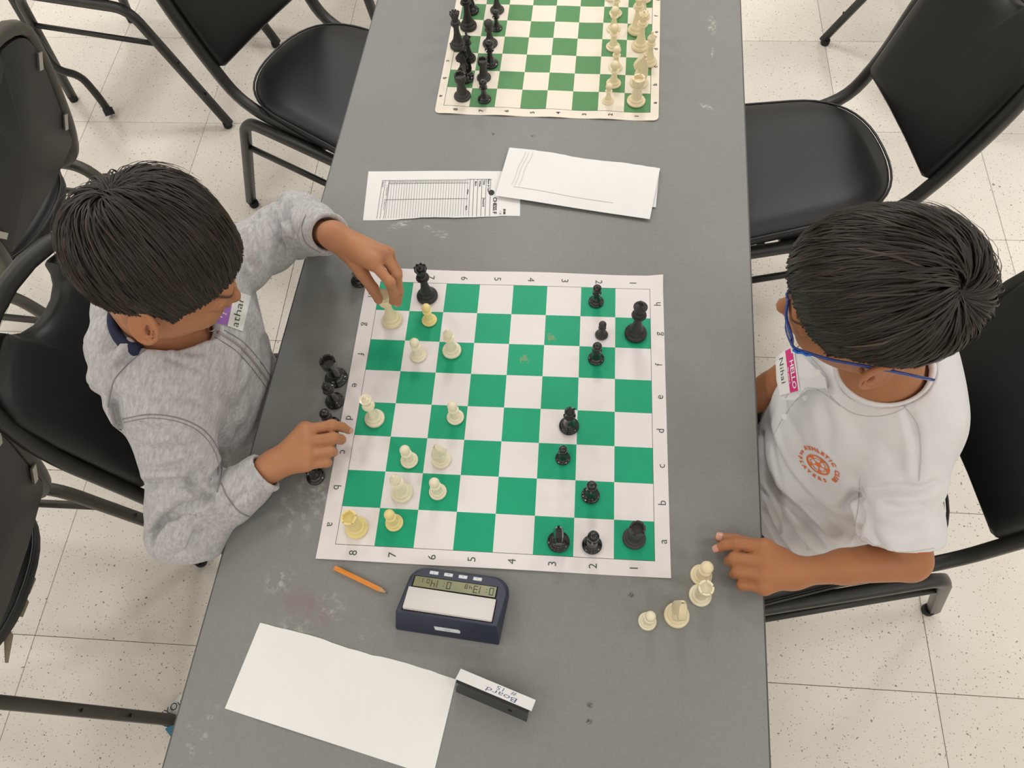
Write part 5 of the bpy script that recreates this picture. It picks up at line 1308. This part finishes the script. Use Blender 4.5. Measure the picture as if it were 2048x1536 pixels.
def shoe(par, heel, dirx, inv):
    pr = lambda p: smin(ell(p, (heel[0]+dirx*.075, heel[1], .038), (.075, .038, .034)), ell(p, (heel[0]+dirx*.01, heel[1], .055), (.042, .034, .045)), .03)
    o, _, _ = garment('shoe', lambda p: smax(pr(p), .014-p[:, 2], .004), (heel[0]-.16, heel[1]-.06, 0), (heel[0]+.18, heel[1]+.06, .12), .005, M['shoe'], par); o.location = inv
    o2, _, _ = garment('sole', lambda p: smax(smax(pr(p)-.003, p[:, 2]-.016, .002), .002-p[:, 2], .002), (heel[0]-.16, heel[1]-.06, -.004), (heel[0]+.18, heel[1]+.06, .03), .004, M['sole'], o)
for s in (-1, 1): shoe(L, (-.255, s*.10+.01), 1, LI)
# hair
def thr(a, tab): return np.interp(np.degrees(a), *zip(*tab))
tabL = [(0, .52), (15, .49), (41, .39), (60, .18), (70, -.02), (74, -.30), (80, -.32), (87, -.14), (100, -.20), (120, -.36), (140, -.50), (180, -.62)]
def hlL(u): return u[:, 2]-thr(np.arctan2(np.abs(u[:, 1]), u[:, 0]), tabL)
def liftL(u): return .006+.010*np.clip(u[:, 2]+.1, 0, 1)*np.clip(1.1-u[:, 0], 0, 1)+.003*np.clip(-u[:, 0], 0, 1)
M['hairL'] = hair_mat('dark_brown_hair', (.023, .0150, .0100))
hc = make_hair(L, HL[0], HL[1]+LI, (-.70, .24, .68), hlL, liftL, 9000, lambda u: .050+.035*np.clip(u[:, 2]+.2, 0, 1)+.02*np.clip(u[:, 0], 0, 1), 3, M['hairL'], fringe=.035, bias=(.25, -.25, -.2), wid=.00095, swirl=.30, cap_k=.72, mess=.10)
# lashes
for s in (-1, 1):
    V, F_ = [], []
    for k in range(16):
        t = k/15; b_ = np.array([.0905-.010*abs(t-.4)**1.5*2.2, s*(.020+.026*t), -.0205+.002*math.sin(t*PI)*-1]); e_ = b_+np.array([.0075-.002*t, s*(.001+.004*t), -.0035]); w_ = np.array([0, .0003, 0]); o_ = len(V)
        V += [b_-w_, b_+w_, e_]; F_.append((o_, o_+1, o_+2))
    V = [HL[0] @ q+HL[1]+LI for q in V]; link('eyelashes', mesh('eyelashes', V, F_), M['hairL'] if False else M['ink'], LB, smooth=False)

# ---------------------------------------------------------------- boy on the right, white polo shirt and glasses
Rp = person('person', 'boy in a white polo shirt and blue glasses on the right, hand on the table', (.57, .01, .48))
RI = -np.array([.57, .01, .48])
HRt = (HR(2.9082, .2424, -.1932), np.array([.4488, .004, 1.0662]))
sL2, eL2, wL2 = np.array([.542, -.098, .866]), np.array([.566, -.213, .764]), JP(1584, 1146, .772)
sR2, eR2, wR2 = np.array([.546, .128, .865]), np.array([.428, .075, .690]), np.array([.345, .040, .655])
f3 = [[JP(1530, 1097, .788), JP(1476, 1087, .787), JP(1452, 1090, .779), JP(1435, 1097, .770)], [JP(1535, 1124, .790), JP(1470, 1117, .783), JP(1459, 1121, .766), JP(1473, 1123, .757)],
      [JP(1532, 1151, .786), JP(1476, 1143, .777), JP(1469, 1147, .761), JP(1484, 1149, .753)], [JP(1528, 1175, .777), JP(1486, 1169, .768), JP(1482, 1172, .756), JP(1495, 1173, .751)]]
t3 = [JP(1562, 1118, .772), JP(1515, 1094, .766), JP(1472, 1082, .762), JP(1440, 1075, .757)]
f4 = [[wR2+np.array([a, -.055+b, -.006]), wR2+np.array([a*1.1-.006, -.085+b, -.010]), wR2+np.array([a*1.1-.010, -.100+b, -.022]), wR2+np.array([a*1.1-.006, -.103+b, -.034])] for a, b in ((-.022, .004), (-.006, 0), (.010, .003), (.024, .010))]
t4 = [wR2+np.array([-.016, -.014, -.004]), wR2+np.array([-.032, -.034, -.010]), wR2+np.array([-.038, -.054, -.014]), wR2+np.array([-.036, -.070, -.018])]
bv2, bq2 = figure('body', '', None, HRt, ([HRt[1]+HRt[0] @ np.array([-.020, 0, -.055]), np.array([.500, -.006, .925]), np.array([.520, 0, .86])], [.045, .046, .055]),
    [((.538, .005, .80), (.074, .112, .12)), ((.535, -.01, .67), (.082, .11, .13)), ((.58, -.01, .57), (.09, .125, .07))],
    [([wL2]+[c for ch in f3 for c in ch]+t3+[eL2], hand_fn(wL2, f3, t3, 1.03, ([eL2, eL2*.45+wL2*.55], [.0300, .0225]))),
     ([wR2]+[c for ch in f4 for c in ch]+t4+[eR2], hand_fn(wR2, f4, t4, 1.0, ([eR2], [.030])))],
    [([sL2, eL2], [.031, .0300]), ([sR2, eR2], [.031, .028])],
    [([(.61, s*.075+.01, .545), (.27, s*.095, .545), (.29, s*.10, .10), (.23, s*.105, .045)], [.058, .044, .030, .026]) for s in (-1, 1)])
me = np_mesh('body', bv2+RI, bq2)
color_attr(me, paint_skin(bv2, srgb(176, 118, 80), HRt, [c[3] for c in f3]+[t3[3]])); RB = link('body', me, M['skin'], Rp)
nails(RB, [(f3[0][2]+RI, f3[0][3]+RI, .0062), (t3[2]+RI, t3[3]+RI, .0074)], M['nail'])
slL = np.array([.546, -.184, .800]); slR = np.array([.490, .125, .785])
def polo(p):
    d = ell(p, (.530, .005, .80), (.108, .142, .140)); d = smin(d, ell(p, (.528, -.018, .67), (.118, .146, .13)), .05); d = smin(d, ell(p, (.565, -.022, .585), (.130, .158, .080)), .05)
    d = smin(d, ell(p, (.502, -.066, .625), (.105, .120, .085)), .03); d = smin(d, cap(p, (.556, -.068, .868), (.560, .100, .872), .050), .05)
    lo_ = np.clip((.80-p[:, 2])/.12, 0, 1)
    f = .0022*wob(p, 32, 1)+.0012*wob(p, 75, 4)
    # drapes falling diagonally from the armpit over the belly
    fr = np.clip((.56-p[:, 0])/.10, 0, 1)*np.clip((.05-p[:, 1])/.10, .25, 1); ph = (p[:, 0]+p[:, 1])*46-p[:, 2]*5+wob(p, 11, 2)*1.3
    f += lo_*fr*(.011*np.abs(np.sin(ph))-.006)+lo_*fr*.003*np.abs(np.sin(ph*2.3+1))+.0025*np.abs(np.sin((p[:, 0]*.6-p[:, 2])*40+wob(p, 16, 5)*2))
    d = d-f
    sl = chain(p, [sL2+np.array([0, .015, .002]), slL, slL+(slL-sL2)*.35], [.050, .0485, .0475], .02)-.0024*wob(p, 45, 6)-.006*np.abs(np.sin(p[:, 0]*30+p[:, 2]*46-p[:, 1]*20+wob(p, 25, 1)*1.6))+.002
    sr = chain(p, [sR2+np.array([0, -.015, .002]), slR], [.050, .047], .02)-.003*wob(p, 45, 2)
    ax = (slL-sL2)/np.linalg.norm(slL-sL2); cutp = ((p-slL) @ ax)-.012; sl = smax(sl, cutp, .002); sl = smax(sl, -cap(p, slL-ax*.012, slL+ax*.06, .034, .0445), .002)
    ax2 = (slR-sR2)/np.linalg.norm(slR-sR2); sr = smax(sr, ((p-slR) @ ax2)-.01, .002); sr = smax(sr, -cap(p, slR-ax2*.01, slR+ax2*.05, .032, .041), .002)
    d = smin(d, sl, .014); d = smin(d, sr, .014)
    nk = chain(p, [(.520, 0, .84), (.508, -.004, .92), (.492, -.004, .99)], [.048, .0565, .066], .01); d = smax(d, -nk, .004)
    d = smax(d, .575-p[:, 2]+.012*np.sin(p[:, 1]*30), .004)
    return d
RS, sv, sq_ = garment('polo_shirt', polo, (.38, -.26, .53), (.73, .23, .96), .0028, M['white_cotton'], Rp, 1, [
    ([(1521, 862), (1530, 917), (1546, 964), (1573, 1003), (1608, 1034), (1640, 1069), (1665, 1110)], .011, .0062), ([(1523, 917), (1538, 968), (1562, 1018), (1585, 1065), (1616, 1102)], .010, .0055),
    ([(1525, 971), (1546, 1018), (1566, 1062)], .008, .005), ([(1525, 1003), (1550, 1057), (1580, 1108)], .009, .005), ([(1540, 860), (1556, 910), (1585, 960), (1625, 1000), (1680, 1040)], .006, .008), ([(1600, 1000), (1650, 1030), (1700, 1075)], .005, .008),
    ([(1729, 985), (1708, 996), (1688, 1020)], .008, .007), ([(1727, 985), (1723, 1034), (1717, 1088)], .008, .005), ([(1735, 982), (1795, 976), (1846, 978), (1880, 962)], .006, .006), ([(1760, 1000), (1800, 1020), (1850, 1010)], .003, .006),
    ([(1811, 816), (1830, 870), (1838, 955)], .003, .005), ([(1740, 1040), (1790, 1062), (1850, 1052)], .0025, .006), ([(1640, 800), (1660, 860), (1650, 900)], .0025, .008), ([(1700, 850), (1760, 880), (1800, 940)], .0025, .01)])
RS.location = RI
fp = [JP(1580, 690, .880), JP(1551, 716, .862), JP(1553, 760, .850), JP(1562, 800, .842), JP(1590, 800, .856), JP(1614, 779, .876), JP(1655, 779, .898), JP(1650, 755, .904), JP(1615, 722, .893)]
cf = np.mean(fp, 0)+np.array([0, 0, .004]); nf_ = len(fp); nrm_ = np.array([-.45, -.35, .82]); fv = [q+nrm_*.001 for q in fp]+[cf+nrm_*.001]+[q-nrm_*.0012 for q in fp]+[cf-nrm_*.0012]
ff = [(i, (i+1) % nf_, nf_) for i in range(nf_)]+[(nf_+1+(i+1) % nf_, nf_+1+i, 2*nf_+1) for i in range(nf_)]+[(i, nf_+1+i, nf_+1+(i+1) % nf_, (i+1) % nf_) for i in range(nf_)]
link('placket_flap', mesh('placket_flap', fv, ff), M['white_cotton'], RS, smooth=False)
bvR = BVHTree.FromPolygons([tuple(x) for x in sv]+[tuple(x) for x in fv], [tuple(int(i) for i in q) for q in sq_]+[tuple(len(sv)+i for i in q) for q in ff])
def onR(o):
    if o is not None: o.parent = RS; return o
# collar band
v, f = tube_path([np.array([.506, -.004, .915])+np.array([.056*math.cos(a)+.001, .056*math.sin(a), .004+.012*math.cos(a)]) for a in np.linspace(0, 2*PI, 40)], .0042, 10, 1.9, cap=False)
cb = link('collar', mesh('collar', [np.array(q)+RI for q in v], f), M['white_rib'], Rp)
ringc = slL+(slL-sL2)/np.linalg.norm(slL-sL2)*.012; axn = (slL-sL2)/np.linalg.norm(slL-sL2); uu = np.cross(axn, [1, 0, 0]); uu /= np.linalg.norm(uu); vv_ = np.cross(axn, uu)
v, f = tube_path([ringc+.0465*(uu*math.cos(a)+vv_*math.sin(a)) for a in np.linspace(0, 2*PI, 48)], .0016, 6, cap=False)
link('sleeve_piping', mesh('sleeve_piping', [np.array(q)+RI for q in v], f), mat('orange_piping', srgb(222, 92, 60), .8), Rp)
for pth, r in (([(1808, 812), (1836, 850), (1842, 905), (1838, 962)], .0008), ([(1720, 955), (1716, 1010), (1708, 1060), (1700, 1100)], .0006), ([(1731, 1075), (1760, 1097), (1810, 1104), (1868, 1096)], .0005),
    ([(1660, 792), (1705, 826), (1765, 832), (1815, 812), (1850, 770)], .0006), ([(1610, 700), (1650, 745), (1655, 776), (1615, 775)], .0006), ([(1612, 775), (1570, 830), (1548, 870)], .0006), ([(1590, 770), (1550, 825), (1533, 858)], .0006), ([(1612, 776), (1640, 782), (1680, 812)], .0006)):
    onR(seam(bvR, pth, r, 'seam', M['seam_white'], None))
for (px, py) in ((1636, 746), (1612, 796), (1571, 834)):
    h_ = on_surf(bvR, px, py, .0012)
    if h_ is not None:
        v, f = lathe_vf([(.0045, -.001), (.0048, 0), (.0042, .0009), (.0030, .0006), (.0005, .0005)], 16); b_ = link('button', mesh('button', v, f), M['label_paper'], RS); b_.location = h_; b_.rotation_euler = (.6, -.5, 0)
QN = [(1553, 712), (1561, 791), (1601, 780), (1589, 694)]
onR(drape(bvR, grid_vf(10, 10), QN, .0016, 'name_tag', M['label_paper'], None))
v, f = grid_vf(8, 4); onR(drape(bvR, ([(x, .52+y*.40, 0) for x, y, z in v], f), QN, .0020, 'tag_band', M['pink'], None))
TT = join_vf(xf2(text_vf('HELLO', .27, 1.0, .006), 0, .60, .77, .82, 1), xf2(text_vf('my name is', .10, 1.0, .002), 0, .60, .585, .85, 1))
onR(drape(bvR, TT, QN, .0024, 'printed_text', M['label_paper'], None))
v, f = text_vf('Nihal', .30, 1.1, -.002); onR(drape(bvR, xf2((v, f), 0, .42, .25, .92, 1), QN, .0022, 'handwriting', M['ink'], None))
# embroidered round emblem
ce_ = np.array([1637, 929.]); hu = np.array([38, 33.5]); hv_ = np.array([19, -17.6]); QE = [ce_-hu-hv_, ce_+hu-hv_, ce_+hu+hv_, ce_-hu+hv_]
E_ = []
def arc_text(s, rad, a0, a1, size, flip=False):
    n = len(s)
    for i, ch in enumerate(s):
        if ch == ' ': continue
        a = a0+(a1-a0)*i/(n-1); vf = text_vf(ch, size, 1, .008); rot = a-PI/2 if not flip else a+PI/2; E_.append(xf2(vf, rot, .5+rad*math.cos(a), .5+rad*math.sin(a)))
arc_text('ATHLETIC CLUB', .44, 2.75, -.10, .145); arc_text('PLAYERS', .43, 3.75, 5.55, .13, True); arc_text('EST', .40, 3.15, 3.45, .07)
def ring_vf(r0, r1, n=40, cx=.5, cy=.5, sx=1):
    V = []
    for k in range(n): a = 2*PI*k/n; V += [(cx+r0*math.cos(a)*sx, cy+r0*math.sin(a), 0), (cx+r1*math.cos(a)*sx, cy+r1*math.sin(a), 0)]
    return V, [(2*k, 2*k+1, (2*k+3) % (2*n), (2*k+2) % (2*n)) for k in range(n)]
E_.append(ring_vf(.235, .275)); E_.append(([(.5+.085*math.cos(PI/2+k*2*PI/5), .5+.085*math.sin(PI/2+k*2*PI/5), 0) for k in range(5)], [(0, 1, 2, 3, 4)]))
for k in range(5):
    a = PI/2+k*2*PI/5; c_, s_ = math.cos(a), math.sin(a); E_.append(stroke_vf([(.5+.08*c_, .5+.08*s_), (.5+.16*c_, .5+.16*s_)], .022))
    b0, b1 = a-.32, a+.32; E_.append(([(.5+.24*math.cos(b0), .5+.24*math.sin(b0), 0), (.5+.24*math.cos(b1), .5+.24*math.sin(b1), 0), (.5+.155*c_, .5+.155*s_, 0)], [(0, 1, 2)]))
    for s2 in (-1, 1): a2 = a+s2*PI/5; E_.append(stroke_vf([(.5+.16*c_, .5+.16*s_), (.5+.19*math.cos(a2), .5+.19*math.sin(a2))], .018))
onR(drape(bvR, join_vf(*E_), QE, .0011, 'embroidered_emblem', M['orange_thread'], None))
lp2 = [[(.61, s*.075+.01, .55), (.275, s*.095, .548), (.29, s*.10, .22), (.292, s*.10, .10)] for s in (-1, 1)]
o, _, _ = garment('trousers', lambda p: trousers(p, lp2, (.60, .01, .555)), (.17, -.22, .04), (.76, .22, .65), .007, M['denim'], Rp); o.location = RI
for s in (-1, 1): shoe(Rp, (.292, s*.10), -1, RI)
tabR = [(0, .36), (22, .34), (36, .25), (47, .13), (56, .03), (59, -.22), (65, -.24), (71, .04), (88, .06), (104, -.04), (121, -.24), (140, -.40), (180, -.55)]
def hlR(u): return u[:, 2]-thr(np.arctan2(np.abs(u[:, 1]), u[:, 0]), tabR)
def liftR(u): return .005+.012*np.clip(u[:, 2]+.1, 0, 1)*np.clip(1.0-u[:, 0], 0, 1)+.012*np.clip(u[:, 0]*1.3, 0, 1)*np.clip(.35-u[:, 1]*1.5, 0, 1)
M['hairR'] = hair_mat('black_brown_hair', (.024, .018, .012))
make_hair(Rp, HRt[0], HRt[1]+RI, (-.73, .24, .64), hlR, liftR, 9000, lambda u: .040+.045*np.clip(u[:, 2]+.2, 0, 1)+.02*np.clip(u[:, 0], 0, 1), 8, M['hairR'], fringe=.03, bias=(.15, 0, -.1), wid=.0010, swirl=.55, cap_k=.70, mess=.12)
# glasses, built in the head's frame
gl = empty('glasses', tuple(HRt[1]+RI)); gl.parent = Rp; tag(gl, 'blue plastic glasses'); gl.matrix_local = Matrix.Translation(HRt[1]+RI) @ Matrix(HRt[0].tolist()).to_4x4()
blue = mat('blue_plastic', srgb(34, 62, 138), .28, coat=.3); blue2 = mat('bright_blue', srgb(30, 110, 215), .3)
def rim_pts(s):
    out = []
    for k in range(28):
        a = 2*PI*k/28; c, s_ = math.cos(a), math.sin(a); n_ = 3.2; r = (abs(c)**n_+abs(s_)**n_)**(-1/n_); y = s*.0325+.0255*r*c; z = -.0145+.0175*r*s_; out.append((.0985-.35*max(0, abs(y)-.035)-.004*(abs(y)/.06)**2, y, z))
    return out
V = []
for s in (-1, 1): rp = rim_pts(s); V.append(tube_path(rp+[rp[0]], .0019, 8, cap=False))
V.append(tube_path([(.0985, -.0085, -.010), (.1010, 0, -.008), (.0985, .0085, -.010)], .0018, 8))
v, f = join_vf(*V); link('rims', mesh('rims', v, f), blue, gl)
lg = mat('clear_lens', (1, 1, 1), .02, trans=1, ior=1.3)
for s in (-1, 1):
    rp = rim_pts(s); n_ = len(rp); c0 = np.mean(rp, 0); V = [tuple(q) for q in rp]+[tuple(np.array(q)+(.0012, 0, 0)) for q in rp]
    link('lens', mesh('lens', V, [tuple(range(n_))[::-1], tuple(range(n_, 2*n_))]+[(i, (i+1) % n_, n_+(i+1) % n_, n_+i) for i in range(n_)]), lg, gl, smooth=False)
    tp_ = bez([(.0890, s*.0595, -.006), (.084, s*.0690, -.006), (.045, s*.0780, -.007), (-.018, s*.0830, -.008), (-.050, s*.0815, -.022), (-.066, s*.078, -.036)], .012, 3)
    v, f = tube_path(tp_, .0017, 8, 1.7); o = link('temple', mesh('temple', v, f), blue, gl)
    v, f = tube_path([(.084, s*.0718, -.0045), (.079, s*.0730, -.0085), (.074, s*.0738, -.0045), (.069, s*.0748, -.0085), (.064, s*.0755, -.005)], .0016, 6); link('temple_emblem', mesh('temple_emblem', v, f), blue2, o)
